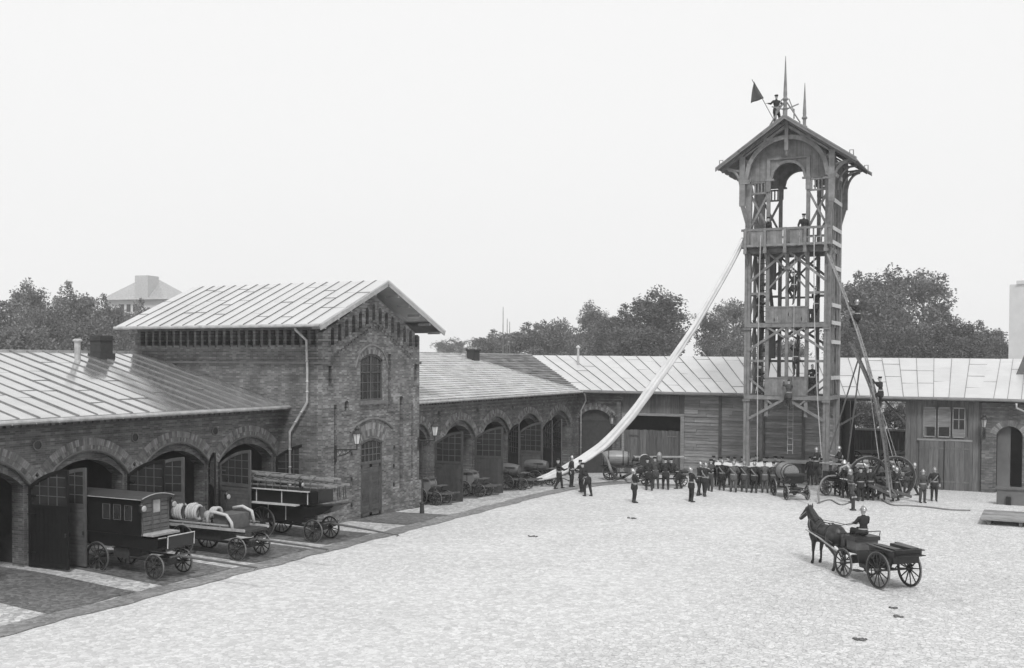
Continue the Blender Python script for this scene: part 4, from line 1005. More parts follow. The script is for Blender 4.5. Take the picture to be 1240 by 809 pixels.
m=M(); m.beam((2.68,0,1.0),(3.1,0,1.12),1.2,.04); m.box(3.08,-.62,1.02,3.12,.62,1.42); m.build('footboard',K['black'],v)
m=M(); m.tube([(3.13,-.6,1.05),(3.15,-.6,1.45),(3.15,.6,1.45),(3.13,.6,1.05)],.02,6); m.tube([(2.75,-.62,1.35),(3.1,-.62,1.42)],.015,5); m.build('hand_rail',K['trim'],v)
for s in(-1,1): lamp(v,2.08,s*.68,2.3,.11)
pole(v,3.0,3.3,.72,.62)
m=M(); m.box(.6,-.5,.55,1.3,.5,.9); m.beam((.2,-.45,.6),(2.4,-.45,.62),.05,.05); m.beam((.2,.45,.6),(2.4,.45,.62),.05,.05); m.build('under_box',K['blackmat'],v)
# ---------------------------------------------------------------- wagon 2: equipment wagon
v=root('hose_wagon','open fire wagon with pale hose drums and white bent pipes, before the second bay','wagon',(-28.85,30.72,gz(-27.5,30.7)-.01),0)
chassis(v,2.6,1.35,.42,.56)
m=M(); m.box(-.9,-.62,.98,2.9,.62,1.08); m.box(-.5,-.45,.62,1.6,.45,.98); m.build('bed',K['blackmat'],v)
m=M(); 
for s in(-1,1): m.beam((-1,s*.66,1.1),(2.95,s*.66,1.1),.05,.1); m.beam((-1,s*.68,1.24),(2.2,s*.68,1.24),.05,.05); [m.box(x-.02,s*.66-.02,1.1,x+.02,s*.66+.02,1.24) for x in(-.9,0,.9,1.8)]
m.build('side_rail',K['wood'],v)
for x,yy,r,tl_,k_ in((-.55,-.15,.25,.3,4),(-.1,.05,.27,.0,3),(.22,-.05,.25,-.25,2),(-.3,.3,.2,.5,2),(.8,.3,.17,1.2,3)):
    m=M()
    for j in range(k_):
        m.tube([(x+.1*(j-k_/2)+r*.25*math.sin(tl_)*math.cos(t),yy+r*math.cos(t)*(1-.08*j),1.5+r*math.sin(t)*(1+.06*j)) for t in [2*PI*k/16 for k in range(16)]],.062,7,closed=True)
    m.build('hose_coil',K['hose'],v,smooth=True)
m=M(); m.box(-.7,-.3,1.08,.4,.3,1.25); m.beam((-.7,0,1.2),(-.45,0,1.75),.05,.4); m.beam((.5,0,1.2),(.3,0,1.7),.05,.3)
for i in range(12): m.ell((.45+.09*i,random.uniform(-.35,.35),1.2+random.uniform(0,.1)),(.1,.1,.08),8,5)
m.build('gear',K['wooddk'],v)
m=M(); m.ell((.72,-.1,1.45),(.16,.16,.18),12,8); m.cyl((.72,-.1,1.08),(.72,-.1,1.3),.1,n=10); m.build('air_vessel',K['bar'],v)
m=M(); m.box(1.35,-.5,1.08,2.15,.5,1.6); m.build('pump_box',K['wooddk'],v)
for s in(-1,1):
    m=M(); m.tube([(1.15,s*.56,1.12),(1.15,s*.6,1.45),(1.3,s*.6,1.68),(1.6,s*.6,1.66),(2.05,s*.6,1.6),(2.3,s*.62,1.35),(2.35,s*.62,1.12)] if s<0 else [(1.4,.5,1.7),(1.8,.55,1.78),(2.2,.6,1.62),(2.3,.62,1.2)],.06,10); m.build('suction_pipe',K['hose'],v,smooth=True)
lamp(v,1.35,.2,2.15,.1); m=M(); m.cyl((1.35,.2,1.1),(1.35,.2,2.0),.02,n=6); m.build('lamp_post',K['blackmat'],v)
pole(v,2.9,3.2,.72,.6)
# ---------------------------------------------------------------- wagon 3: ladder wagon
v=root('ladder_wagon','black wagon with pale trim and a rack of ladders on top, beside the gabled house','wagon',(-28.9,35.2,gz(-27.5,35.2)-.01),0)
chassis(v,2.55,1.15,.46,.64,12,14)
m=M(); m.box(-.9,-.45,.75,2.0,.45,1.45); m.box(-1.6,-.58,1.5,2.35,.58,2.0); m.box(2.35,-.5,1.55,2.75,.5,2.05); m.prism([(2.0,.9),(2.9,1.15),(3.5,1.5),(3.5,1.55),(2.35,1.4),(2.0,1.4)],'y',-.5,.5); m.build('body',K['black'],v)
m=M()
for s in(-1,1):
    m.box(-1.65,s*.62-.06,2.0,2.4,s*.62+.06,2.04); m.box(-1.0,s*.72-.14,1.44,1.9,s*.72+.14,1.49)
    for x in(-1.55,-.3,1.0,2.3): m.box(x-.02,s*.59-.01,1.5,x+.02,s*.59+.01,2.0)
    for x in(-.85,.2,1.1): m.box(x-.015,s*.46-.01,.8,x+.015,s*.46+.01,1.42)
m.build('pale_trim',K['trim'],v)
for q in range(2):
    m=M(); z=2.4+.22*q; yy=.25 if q else .42; x0,x1=-2.6,3.6-.3*q
    for s in(-1,1): m.beam((x0,s*yy,z),(x1,s*yy,z-.12),.05,.09)
    k=20
    for i in range(k): x=x0+.15+(x1-x0-.3)*i/(k-1)+random.uniform(-.02,.02); m.cyl((x,-yy-.03,z-.12*(x-x0)/(x1-x0)),(x,yy+.03,z-.12*(x-x0)/(x1-x0)),.018,n=6)
    m.build('ladder',K['ladder'],v)
m=M()
for i in range(14):
    x=-2.2+.38*i
    for s in(-1,1): m.cyl((x,s*.5,2.04),(x,s*.5,2.36),.015,n=6)
    if i%2==0: m.tube([(x,-.62,2.4),(x+.1,-.2,2.62),(x+.2,.3,2.58),(x+.1,.62,2.4)],.02,5)
for s in(-1,1): m.beam((-2.4,s*.5,2.36),(3.0,s*.5,2.28),.03,.03)
m.build('rack',K['wooddk'],v)
for y in(-.2,.2):
    m=M(); m.tube([(3.55,y,2.25),(3.6,y,1.75),(3.5,y,1.7),(3.45,y,2.2)],.02,5); m.build('ladder_hook',K['blackmat'],v)
lamp(v,2.0,-.62,2.3,.09); pole(v,2.9,3.3,.75,.5)
# ---------------------------------------------------------------- hose carts before the stable wing
def hose_cart(loc,rz,label,kind):
    v=root('hose_cart',label,'cart',loc,rz,'fire carts at the stable doors')
    for s in(-1,1): wheel(v,0,s*.5,.44,10); wheel(v,.95,s*.48,.36,8)
    m=M(); m.beam((0,-.5,.44),(0,.5,.44),.06,.06); m.beam((.95,-.48,.36),(.95,.48,.36),.06,.06); m.beam((-.5,-.3,.62),(1.4,-.3,.62),.06,.1); m.beam((-.5,.3,.62),(1.4,.3,.62),.06,.1); m.build('frame',K['wooddk'],v)
    m=M(); m.box(-.15,-.4,1.3,.45,.4,1.33); m.box(.75,-.38,.98,1.15,.38,1.01); m.beam((1.3,-.3,.6),(1.9,-.3,.68),.05,.08); m.beam((1.3,.3,.6),(1.9,.3,.68),.05,.08); m.build('seat_board',K['wooddk'],v)
    m=M(); 
    for s in(-1,1): m.cyl((.1,s*.36,.65),(.1,s*.36,1.3),.02,n=6); m.cyl((.7,s*.4,.65),(.85,s*.38,1.0),.02,n=6)
    m.build('iron_stay',K['blackmat'],v)
    if kind=='drum': m=M(); m.lathe([(.1,-.3),(.38,-.3),(.38,-.26),(.3,-.24),(.3,.24),(.38,.26),(.38,.3),(.1,.3)],(.15,0,1.02),16,'y'); m.build('hose_drum',K['hosedk'],v)
    else: m=M(); m.lathe([(.25,-.7),(.33,-.35),(.36,0),(.33,.35),(.25,.7)],(-.1,0,1.15),16,'x'); m.build('water_cask',K['wooddk'],v,smooth=False)
    m=M(); m.cyl((1.4,0,.5),(2.0,0,.3),.025,n=6); m.beam((2.0,-.25,.3),(2.0,.25,.3),.03,.03); m.build('draw_bar',K['blackmat'],v)
    return v
for (px,py,rz,lab,kd) in((526,612,-2,'small black hose cart half hidden by the corner of the gabled house','drum'),(578,602,0,'small hose cart with upright drum between the first two tall door leaves','drum'),(628,594,5,'small cart with a dark barrel in the third stable doorway','cask'),(662,588,5,'dark cart standing in shadow of the last stable doorway, behind the chute','cask')):
    g_=ground(px,py); hose_cart((g_.x-.75,g_.y+.35,gz(g_.x,g_.y)),R(rz),lab,kd)
# ---------------------------------------------------------------- water cask wagons and pumps
def cask_wagon(loc,rz,label):
    v=root('water_cask_wagon',label,'wagon',loc,rz,'barrel wagons in the yard')
    chassis(v,1.95,1.15,.38,.47,10,12)
    m=M(); m.lathe([(.02,-.82),(.4,-.82),(.4,-.78),(.47,-.45),(.5,0),(.47,.45),(.4,.78),(.4,.82),(.02,.82)],(.35,0,1.35),22,'x'); m.build('cask',K['caskw'],v,smooth=False)
    m=M()
    for x in(-.42,-.1,.8,1.12): rr=.47 if abs(x-.35)<.6 else .435; m.lathe([(rr+.02,-.03),(rr+.025,.03),(rr,.03),(rr,-.03),(rr+.02,-.03)],(x,0,1.35),22,'x')
    m.build('hoop',K['blackmat'],v)
    m=M(); 
    for s in(-1,1): m.beam((-.6,s*.5,.82),(1.4,s*.5,.86),.06,.1); m.beam((1.4,s*.5,.86),(2.3,s*.5,1.12),.06,.06)
    m.box(1.35,-.5,1.2,1.75,.5,1.25); m.box(1.35,-.48,.8,1.4,.48,1.2); m.build('frame',K['blackmat'],v)
    m=M(); m.box(1.4,-.52,1.27,1.8,.52,1.36); m.build('driver_seat',K['leather'],v)
    pole(v,2.1,1.6,.5,.3); return v
K['caskw']=plain('cask_staves',.2,.35,var=.3,scale=6,stretch=(.3,3,3),spec=.5)
cw1=cask_wagon((-24.9,63.0,gz(-24,63)),R(22),'barrel wagon by the brick corner arch, crossed by the thick hose');
g1=ground(937,600)
cask_wagon((-13.2,59.2,0),R(-58),'barrel wagon in front of the tower with a white cloth over its rear end')
def pump_wagon(loc,rz,label,reel=True):
    v=root('pump_wagon',label,'wagon',loc,rz,'manual pump wagons')
    chassis(v,2.0,1.2,.36,.42,10,12)
    m=M(); m.box(-.6,-.5,.8,2.4,.5,.9); m.box(.1,-.38,.9,1.5,.38,1.35); m.build('body',K['black'],v)
    m=M(); m.cyl((.5,0,1.35),(.5,0,1.55),.12,n=10); m.cyl((1.0,0,1.35),(1.0,0,1.55),.12,n=10); m.lathe([(.1,1.35),(.16,1.5),(.17,1.8),(.1,1.95),(.02,2.0)],(.75,0,0),12); m.build('air_vessel',K['brassd'],v,smooth=False)
    m=M(); m.beam((-.7,0,1.7),(2.2,0,1.72),.06,.09); 
    for x in(-.7,2.2): m.cyl((x,-.75,1.7),(x,.75,1.7),.028,n=8)
    m.build('pump_lever',K['wood'],v)
    if reel:
        m=M(); m.lathe([(.05,-.42),(.36,-.42),(.36,-.38),(.12,-.38),(.12,.38),(.36,.38),(.36,.42),(.05,.42)],(-.1,0,1.5),16,'y'); o=m.build('hose_reel',K['blackmat'],v)
        m=M()
        for i in range(7): m.tube([(-.1+.3*math.cos(t),-.33+.11*i,1.5+.3*math.sin(t)) for t in [2*PI*k/14 for k in range(14)]],.05,6,closed=True)
        m.build('wound_hose',K['hose'],o)
    else:
        m=M(); m.tube([(1.6,-.5,.95),(1.7,-.55,1.5),(1.4,-.55,1.75),(1.0,-.55,1.6),(.9,-.55,1.1)],.07,8); m.build('suction_pipe',K['hose'],v,smooth=True)
        m=M(); m.tube([(1.9,.3,.95),(2.1,.35,1.6),(1.8,.35,1.8),(1.2,.35,1.75)],.07,8); m.build('suction_pipe',K['canvas'],v,smooth=True)
        m=M(); m.box(-.4,-.4,.9,.0,.4,1.3); m.box(2.0,-.5,1.2,2.4,.5,1.28); m.build('driver_seat',K['leather'],v)
    return v
K['brassd']=plain('dull_brass',.3,.35,.6)
g_=ground(786,592); pump_wagon((-21.6,60.5,gz(-21,60.5)),R(24),'pump wagon with a pale hose reel, worked by four men before the wide barn door')
pump_wagon((-10.9,60.9,0),R(-30),'pump wagon with white bent pipes, right of the tower and behind the barrel wagon',False)
# ---------------------------------------------------------------- big wheeled ladder
v=root('wheeled_ladder','very long ladder on two big wheels leaning on the right side of the tower','ladder',(-8.2,59.6,0),0)
vl=Vector((-8.2,59.6,0))
B0=ground(1088,607); hd=math.atan2(62-59.6,-11.4+8.2)
for s in(-1,1): 
    o=wheel(v,0,0,1.15,12,w=.08); o.rotation_euler=(0,0,R(30)); o.location=(s*.62-.05,s*.45+.6,1.155)
m=M(); m.beam((-.75,.1,1.15),(.65,1.1,1.15),.1,.1); m.beam((-.1,.6,1.15),(.9,-.9,.35),.1,.12); m.beam((-.3,0,.8),(1.6,-.6,.35),.1,.14); m.beam((-.6,-.2,.8),(.9,-1.0,.35),.08,.12); m.build('carriage_frame',K['wooddk'],v)
top=Vector((-11.45,61.75,13.3)); bot=Vector((-7.55,58.9,.25))
def ladd(a,b,hw,name,mt,mid=None,thick=.09,bow=.0):
    d=(b-a).normalized(); sd=Vector((.12,1,0)); sd=(sd-d*sd.dot(d)).normalized(); nn_=sd.cross(d)
    m=M(); L_=(b-a).length; k=14
    for s in(-1,1):
        for i in range(k):
            p=a.lerp(b,i/k)+nn_*bow*math.sin(PI*i/k);q=a.lerp(b,(i+1)/k)+nn_*bow*math.sin(PI*(i+1)/k); m.beam(p+sd*s*hw-vl,q+sd*s*hw-vl,.05,thick,nn_)
    n=int(L_/.3)
    for i in range(n): p=a.lerp(b,(i+.5)/n)+nn_*bow*math.sin(PI*(i+.5)/n)-vl; m.cyl(p-sd*hw,p+sd*hw,.02,n=6)
    return m.build(name,mt,v)
ladd(bot,top,.2,'lower_ladder',K['ladder'],bow=.55,thick=.07)
mid=bot.lerp(top,.45); ladd(bot.lerp(top,.04)+Vector((-.0,-.16,0)),bot.lerp(top,.62)+Vector((.0,-.2,0)),.24,'outer_ladder',K['wooddk'],thick=.1,bow=.5)
m=M()
for px1,py1 in((1004,548),(1026,560)):
    a=bot.lerp(top,.6)+Vector((.5,0,.1)); b=onY(px1,py1,61.5); m.tube([a-vl,b-vl],.045,6)
m.build('support_pole',K['wooddk'],v)
m=M()
for px0,py0,px1,py1 in((1050,440,1094,600),(1052,450,1070,600),(1040,430,1097,590)):
    a=bot.lerp(top,.55)+Vector((.5,0,.1)); b=onZ(px1,py1,.1); m.tube([a-vl,b-vl],.022,5)
m.build('guy_rope',K['rope'],v)
# hose lines on the ground and suction hose
def gtube(pts,r,mt,label,name='hose'):
    P=[]
    q=[Vector(p) for p in pts]
    for i in range(len(q)-1):
        p0=q[max(0,i-1)];p1=q[i];p2=q[i+1];p3=q[min(len(q)-1,i+2)]
        for k in range(6):
            t=k/6; P.append(.5*((2*p1)+(p2-p0)*t+(2*p0-5*p1+4*p2-p3)*t*t+(3*p1-p0-3*p2+p3)*t**3))
    P.append(q[-1]); m=M(); m.tube(P,r,7); return tag(m.build(name,mt,smooth=True),label,'hose')
def gp(px,py,h=.03): p=ground(px,py); return (p.x,p.y,p.z+h)
gtube([gp(1068,606),gp(1080,612),gp(1100,613),gp(1125,615),gp(1150,618),gp(1175,619)],.045,K['hosedk'],'dark hose line snaking over the cobbles right of the ladder men')
a=onY(728,546,62.2);b=onY(735,556,61.9);c=onY(741,572,61.3)
gtube([a,b,c,gp(748,581,.1),gp(756,580,.15),onY(763,573,60.8),onY(772,567,60.6)],.09,K['hosedk'],'thick curved suction hose running from the left barrel wagon to the pump')
gtube([gp(1040,604),gp(1020,612),gp(1005,606),gp(990,610)],.04,K['hosedk'],'dark hose lying on the ground by the barrel wagon before the tower')
a=onY(990,560,58.6)
gtube([gp(992,610,.05),onY(991,596,57.2),onY(995,583,57.4),onY(1002,577,58.2),onY(1012,576,58.8)],.05,K['hosedk'],'hose arching up from the ground to the pump wagon right of the tower')
# white sheet
s0=ground(858,594);s1=ground(945,594)
sh_c=Vector(((s0.x+s1.x)/2,(s0.y+s1.y)/2+1.7,1.32)); hx,hy=(s1-s0).length/2,1.45
ax=Vector((math.cos(R(15)),math.sin(R(15)),0)); ay=Vector((-ax.y,ax.x,0))
m=M(); n1,n2=24,10
for up in(0,.02):
    for j in range(n2+1):
        for i in range(n1+1):
            u=2*i/n1-1;w_=2*j/n2-1; z=-.12*(1-u*u)*(1-w_*w_)+.03*math.sin(i*2.1)*abs(w_)+.02*math.sin(j*3+i)
            p=sh_c+ax*(hx*u)+ay*(hy*w_)+Vector((0,0,z-up)); m.v.append(tuple(p))
k=(n1+1)*(n2+1)
for j in range(n2):
    for i in range(n1):
        q=(j*(n1+1)+i,j*(n1+1)+i+1,(j+1)*(n1+1)+i+1,(j+1)*(n1+1)+i); m.f.append(q); m.f.append(tuple(x+k for x in reversed(q)))
for e in [[j*(n1+1) for j in range(n2+1)],[j*(n1+1)+n1 for j in range(n2+1)],list(range(n1+1)),[n2*(n1+1)+i for i in range(n1+1)]]:
    for a,b in zip(e,e[1:]): m.f.append((a,b,b+k,a+k))
tag(m.build('jump_sheet',K['canvas'],smooth=True,recalc=False),'white rescue sheet held stretched at chest height by a ring of men under the tower','rescue sheet')
# ---------------------------------------------------------------- horse carriage
hd=R(134.5)
v=root('carriage','black open horse carriage with light wheel tyres, in the foreground right','carriage',(-4.6,36.56,0),hd)
for s in(-1,1): wheel(v,0,s*.6,.6,12,w=.05); wheel(v,1.95,s*.55,.49,12,w=.05)
m=M(); m.beam((0,-.6,.6),(0,.6,.6),.06,.06); m.beam((1.95,-.55,.49),(1.95,.55,.49),.06,.06); m.beam((0,0,.6),(1.95,0,.52),.06,.07); m.cyl((1.95,0,.52),(1.95,0,.72),.2,n=12); m.build('axle',K['blackmat'],v)
m=M()
for x,z in((0,.78),(1.95,.7)):
    for s in(-1,1):
        for q in(-1,1): m.tube([(x-.42,s*.42,z),(x,s*.42,z+q*.1),(x+.42,s*.42,z)],.025,5)
m.build('leaf_spring',K['blackmat'],v)
m=M(); m.prism([(-.62,.9),(.55,.88),(.75,.5),(1.15,.5),(1.3,.9),(2.3,.88),(2.3,.98),(1.3,1.0),(1.15,.62),(.8,.62),(.62,1.12),(-.62,1.12)],'y',-.48,.48); m.build('body',K['black'],v)
m=M()
for s in(-1,1): m.prism([(-.66,1.12),(.55,1.12),(.6,1.34),(-.7,1.3)],'y',s*.5-.02,s*.5+.02); m.beam((-.72,s*.56,1.32),(.63,s*.56,1.36),.12,.03)
m.box(-.72,-.5,1.12,-.68,.5,1.36); m.build('side_panel',K['black'],v)
m=M(); m.box(-.62,-.46,1.12,.45,-.18,1.38); m.box(-.62,.18,1.12,.45,.46,1.38); m.build('rear_bench',K['leather'],v)
m=M(); m.box(1.38,-.5,1.3,1.98,.5,1.44); m.tube([(1.4,-.48,1.46),(1.36,-.48,1.62),(1.36,.48,1.62),(1.4,.48,1.46)],.018,6) ; m.build('driver_seat',K['leather'],v)
m=M(); m.box(1.42,-.44,.98,1.92,.44,1.3); m.build('seat_box',K['wooddk'],v)
m=M(); m.beam((2.25,0,.95),(2.45,0,1.38),.95,.035,(0,1,0)); m.tube([(2.46,-.47,1.4),(2.46,.47,1.4)],.018,6); m.build('dash_board',K['black'],v)
for s in(-1,1):
    m=M(); m.tube([(2.0,s*.42,.66),(2.7,s*.42,.85),(3.6,s*.4,1.08),(4.6,s*.3,1.22)],[.035,.035,.03,.025],8); m.build('shaft',K['wood'],v)
    m=M(); m.prism([(.0,1.22),(0,1.25),(.1,1.25),(.1,1.22)],'y',s*.55-.1,s*.55+.1)if False else m.tube([(.45,s*.5,.62),(.8,s*.62,.42),(1.0,s*.66,.42),(1.2,s*.66,.42)],.02,5); m.box(.85,s*.66-.12,.4,1.15,s*.66+.12,.43); m.build('step',K['blackmat'],v)
m=M()
for s in(-1,1): m.tube([(-.3,s*.6,1.22),(0,s*.62,1.27),(.35,s*.62,1.24),(.55,s*.6,1.12)],.02,5)
m.beam((-.7,0,1.18),(-.98,0,1.2),.9,.03); m.build('mudguard',K['black'],v)
# ================================================================ FIGURES
def capsule(m,p,q,r0,r1,n=12,flat=1.0):
    p=Vector(p);q=Vector(q);d=q-p;L_=d.length;d.normalize()
    u=Vector((0,1,0)) if abs(d.y)<.8 else Vector((1,0,0)); a=(u-d*u.dot(d)).normalized(); b=d.cross(a)
    prof=[]
    for i in range(1,5): t=-PI/2+PI/2*i/5; prof.append((r0*math.cos(t),r0*math.sin(t)))
    prof+= [(r0,0),(r1,L_)]
    for i in range(1,5): t=PI/2*i/5; prof.append((r1*math.cos(t),L_+r1*math.sin(t)))
    vs=[]
    for r,z in prof:
        for k in range(n): t=2*PI*k/n; vs.append(p+d*z+a*(r*math.cos(t))+b*(r*math.sin(t)*flat))
    k=len(prof)
    fs=[(i*n+j,i*n+(j+1)%n,(i+1)*n+(j+1)%n,(i+1)*n+j) for i in range(k-1) for j in range(n)]+[tuple(range(n-1,-1,-1)),tuple((k-1)*n+j for j in range(n))]
    m.add(vs,fs)
def remesh(m,vox,smooth_it=2):
    me=bpy.data.meshes.new('tmp'); me.from_pydata(m.v,[],m.f); bm=bmesh.new(); bm.from_mesh(me); bmesh.ops.recalc_face_normals(bm,faces=bm.faces); bm.to_mesh(me); bm.free()
    o=bpy.data.objects.new('tmp',me); C.objects.link(o)
    r=o.modifiers.new('r','REMESH'); r.mode='VOXEL'; r.voxel_size=vox
    s=o.modifiers.new('s','SMOOTH'); s.iterations=smooth_it; s.factor=.5
    dg=bpy.context.evaluated_depsgraph_get(); dg.update()
    out=bpy.data.meshes.new_from_object(o.evaluated_get(dg),depsgraph=dg); bpy.data.objects.remove(o); bpy.data.meshes.remove(me); return out
def addgeo(me,m):
    bm=bmesh.new(); bm.from_mesh(me); vs=[bm.verts.new(v) for v in m.v]
    for f in m.f:
        try: bm.faces.new([vs[i] for i in f])
        except ValueError: pass
    bm.to_mesh(me); bm.free()
def mirror(p): return (p[0],-p[1],p[2])
POSE={
 'stand':dict(),
 'hold':dict(aL=[(.16,.27,1.16),(.4,.2,1.26)],aR=[(.16,-.27,1.16),(.4,-.2,1.26)],lL=[(.06,.12,.48),(.0,.13,.08)],lR=[(.0,-.12,.48),(-.1,-.14,.08)],lean=.05),
 'up':dict(aL=[(.16,.22,1.15),(.24,.02,1.2)],aR=[(.16,-.22,1.15),(.22,-.02,1.15)],head=(-.03,0,1.6),tilt=-.5),
 'reach':dict(aL=[(.3,.22,1.35),(.55,.16,1.42)],aR=[(.28,-.22,1.28),(.52,-.14,1.35)],lL=[(.12,.11,.48),(.16,.12,.08)],lR=[(-.06,-.12,.47),(-.2,-.13,.08)],lean=.08),
 'haul':dict(aL=[(.2,.24,1.1),(.42,.14,1.12)],aR=[(.22,-.24,1.12),(.46,-.12,1.2)],lL=[(.16,.11,.48),(.2,.12,.08)],lR=[(-.1,-.12,.46),(-.28,-.13,.08)],lean=-.06),
 'pump':dict(aL=[(.36,.22,1.12),(.55,.2,.95)],aR=[(.36,-.22,1.12),(.55,-.2,.95)],lL=[(.14,.12,.48),(.08,.13,.08)],lR=[(-.02,-.12,.48),(-.14,-.13,.08)],lean=.3),
 'sit':dict(hip=.0,aL=[(.1,.26,.3),(.34,.14,.26)],aR=[(.1,-.26,.3),(.34,-.14,.24)],lL=[(.42,.12,.02),(.5,.12,-.4)],lR=[(.42,-.12,.02),(.5,-.12,-.4)]),
 'climb':dict(aL=[(.2,.16,1.6),(.2,.04,1.88)],aR=[(.24,-.16,1.5),(.22,-.04,1.7)],lL=[(.34,.1,.72),(.12,.05,.4)],lR=[(.06,-.08,.48),(.08,-.03,.06)]),
 'ladder':dict(aL=[(.26,.24,1.44),(.4,.18,1.66)],aR=[(.28,-.24,1.25),(.42,-.18,1.42)],lL=[(.3,.12,.68),(.2,.12,.34)],lR=[(.08,-.12,.5),(.1,-.12,.1)],lean=.02),
 'flag':dict(aL=[(.05,.36,1.22),(.12,.1,1.02)],aR=[(.12,-.38,1.22),(.2,-.6,1.22)],lL=[(.1,.16,.5),(-.02,.24,.16)],lR=[(.02,-.08,.48),(.02,-.1,.08)]),
 'rail':dict(aL=[(.22,.26,1.12),(.38,.16,1.0)],aR=[(.22,-.26,1.12),(.38,-.16,1.0)],lean=.15),
}
FIG={}
def figure(pose,cloth):
    key=(pose,cloth)
    if key in FIG: return FIG[key]
    P=POSE[pose]; hz=.93
    seat=('hip' in P)
    if seat: hz=0.0
    ln=P.get('lean',0); up=.52
    ch=Vector((ln*1.0,0,hz+.38)); sh=Vector((ln*1.25,0,hz+.5)); nk=Vector((ln*1.35,0,hz+.58)); hd=Vector((ln*1.5+.02,0,hz+.70))
    if 'tilt' in P: hd=Vector((-.03,0,hz+.69))
    def adj(p): return Vector(p)
    aL=[adj(p) for p in P.get('aL',[(-.03,.27,1.14),(.06,.27,.9)])]; aR=[adj(p) for p in P.get('aR',[(-.03,-.27,1.14),(.06,-.27,.9)])]
    lL=[Vector(p) for p in P.get('lL',[(.02,.11,.49),(-.02,.12,.08)])]; lR=[Vector(p) for p in P.get('lR',[(.02,-.11,.49),(-.02,-.12,.08)])]
    m=M()
    m.ell((ch.x,0,ch.z-.02),(.125,.175,.22),16,10); m.ell((ln*.5,0,hz+.14),(.115,.15,.18),16,10); m.ell((0,0,hz+.0),(.13,.165,.15),16,10)
    m.ell((sh.x,0,sh.z-.02),(.09,.19,.08),14,8)
    capsule(m,nk-Vector((0,0,.07)),hd-Vector((0,0,.04)),.062,.055)
    tl=P.get('tilt',0)
    m.ell(hd,(.098,.077,.118),16,12); m.ell(hd+Vector((.045,0,-.07+.06*(-tl))),(.05,.05,.05),10,8)
    f=Vector((math.cos(-tl),0,math.sin(-tl)))
    capsule(m,hd+f*.09+Vector((0,0,.02)),hd+f*.115+Vector((0,0,-.015)),.013,.018,8)
    for s in(-1,1): m.ell(hd+Vector((-.005,s*.078,-.01)),(.02,.012,.03),8,6)
    for s,a in((1,aL),(-1,aR)):
        S=sh+Vector((0,s*.175,-.03)); capsule(m,S,a[0],.07,.058); capsule(m,a[0],a[1],.056,.038)
        d=(a[1]-a[0]).normalized(); capsule(m,a[1],a[1]+d*.06,.036,.034,flat=.6)
    for s,l in((1,lL),(-1,lR)):
        Hp=Vector((0,s*.09,hz-.02)); capsule(m,Hp,l[0],.105,.08); capsule(m,l[0],l[1],.078,.06)
        fd=Vector((1,0,0)) if not pose in('climb',) else Vector((.8,0,-.4))
        capsule(m,l[1]+Vector((-.03,0,-.03)),l[1]+fd*.16+Vector((0,0,-.045)),.045,.035,flat=.9)
    # tunic skirt, part of the clothing silhouette
    if not seat: 
        capsule(m,(0,.03,hz-.02),(0,.03,hz-.15),.155,.165); capsule(m,(0,-.03,hz-.02),(0,-.03,hz-.15),.155,.165)
    me=remesh(m,.017,2)
    # fingers: four unequal bent ones and a thumb, rooted in the palm
    fg=M()
    for s,a in((1,aL),(-1,aR)):
        d=(a[1]-a[0]).normalized(); sd=Vector((0,1,0)); sd=(sd-d*sd.dot(d)).normalized(); nn=d.cross(sd)*(-1)
        if nn.z>0: nn=-nn
        b=a[1]+d*.07
        for i,(o_,L_) in enumerate(((-.027,.066),(-.009,.078),(.009,.074),(.027,.058))):
            q=b+sd*o_; fg.tube([q,q+d*L_*.5,q+d*L_*.78+nn*L_*.3,q+d*L_*.8+nn*L_*.6],[.0095,.009,.0085,.007],6)
        q=a[1]+d*.02-sd*s*.02; fg.tube([q,q-sd*s*.03+d*.03+nn*.01,q-sd*s*.03+d*.06+nn*.03],[.012,.011,.008],6)
    addgeo(me,fg)
    for k in(cloth,'skin','leather',cloth): me.materials.append(K[k])
    for p in me.polygons:
        c=p.center; mi=0
        if (c-hd).length<.145 and c.z>nk.z+.0: mi=1
        elif min((c-(aL[1]+(aL[1]-aL[0]).normalized()*.07)).length,(c-(aR[1]+(aR[1]-aR[0]).normalized()*.07)).length)<.1: mi=1
        elif min((c-lL[1]).length,(c-lR[1]).length)<.16 : mi=2
        p.material_index=mi
        p.use_smooth=True
    me.name='person'
    parts=[]
    FIG[key]=(me,hd,hz,tl,ln,sh); return FIG[key]
PM={}
def part_mesh(key,fn,mt):
    if key not in PM:
        m=M(); fn(m); o=m.build(key,mt); PM[key]=o.data; o.data.shade_smooth(); bpy.data.objects.remove(o)
    return PM[key]
def helmet(m):
    n=14;m_=6
    for j in range(m_+1):
        ph=PI/2*j/m_
        for i in range(n):
            t=2*PI*i/n; m.v.append((.122*math.cos(ph)*math.cos(t),.1*math.cos(ph)*math.sin(t),.125*math.sin(ph)))
    m.f+=[(j*n+i,j*n+(i+1)%n,(j+1)*n+(i+1)%n,(j+1)*n+i) for j in range(m_) for i in range(n)]
    m.lathe([(.1,-.005),(.135,-.02),(.138,-.012),(.1,.01),(.1,-.005)],(.008,0,0),14)
    m.prism([(-.12,.04),(-.08,.11),(0,.15),(.08,.12),(.11,.05),(.08,.09),(0,.118),(-.08,.08)],'y',-.012,.012)
def cap(m):
    m.lathe([(.092,0),(.098,.045),(.115,.075),(.108,.09),(.02,.095)],(0,0,0),14); m.prism([(.08,.0),(.15,-.02),(.15,-.012),(.08,.012)],'y',-.06,.06)
def hairm(m): m.ell((-.015,0,-.0),(.1,.085,.1),12,8,zmin=-.15)
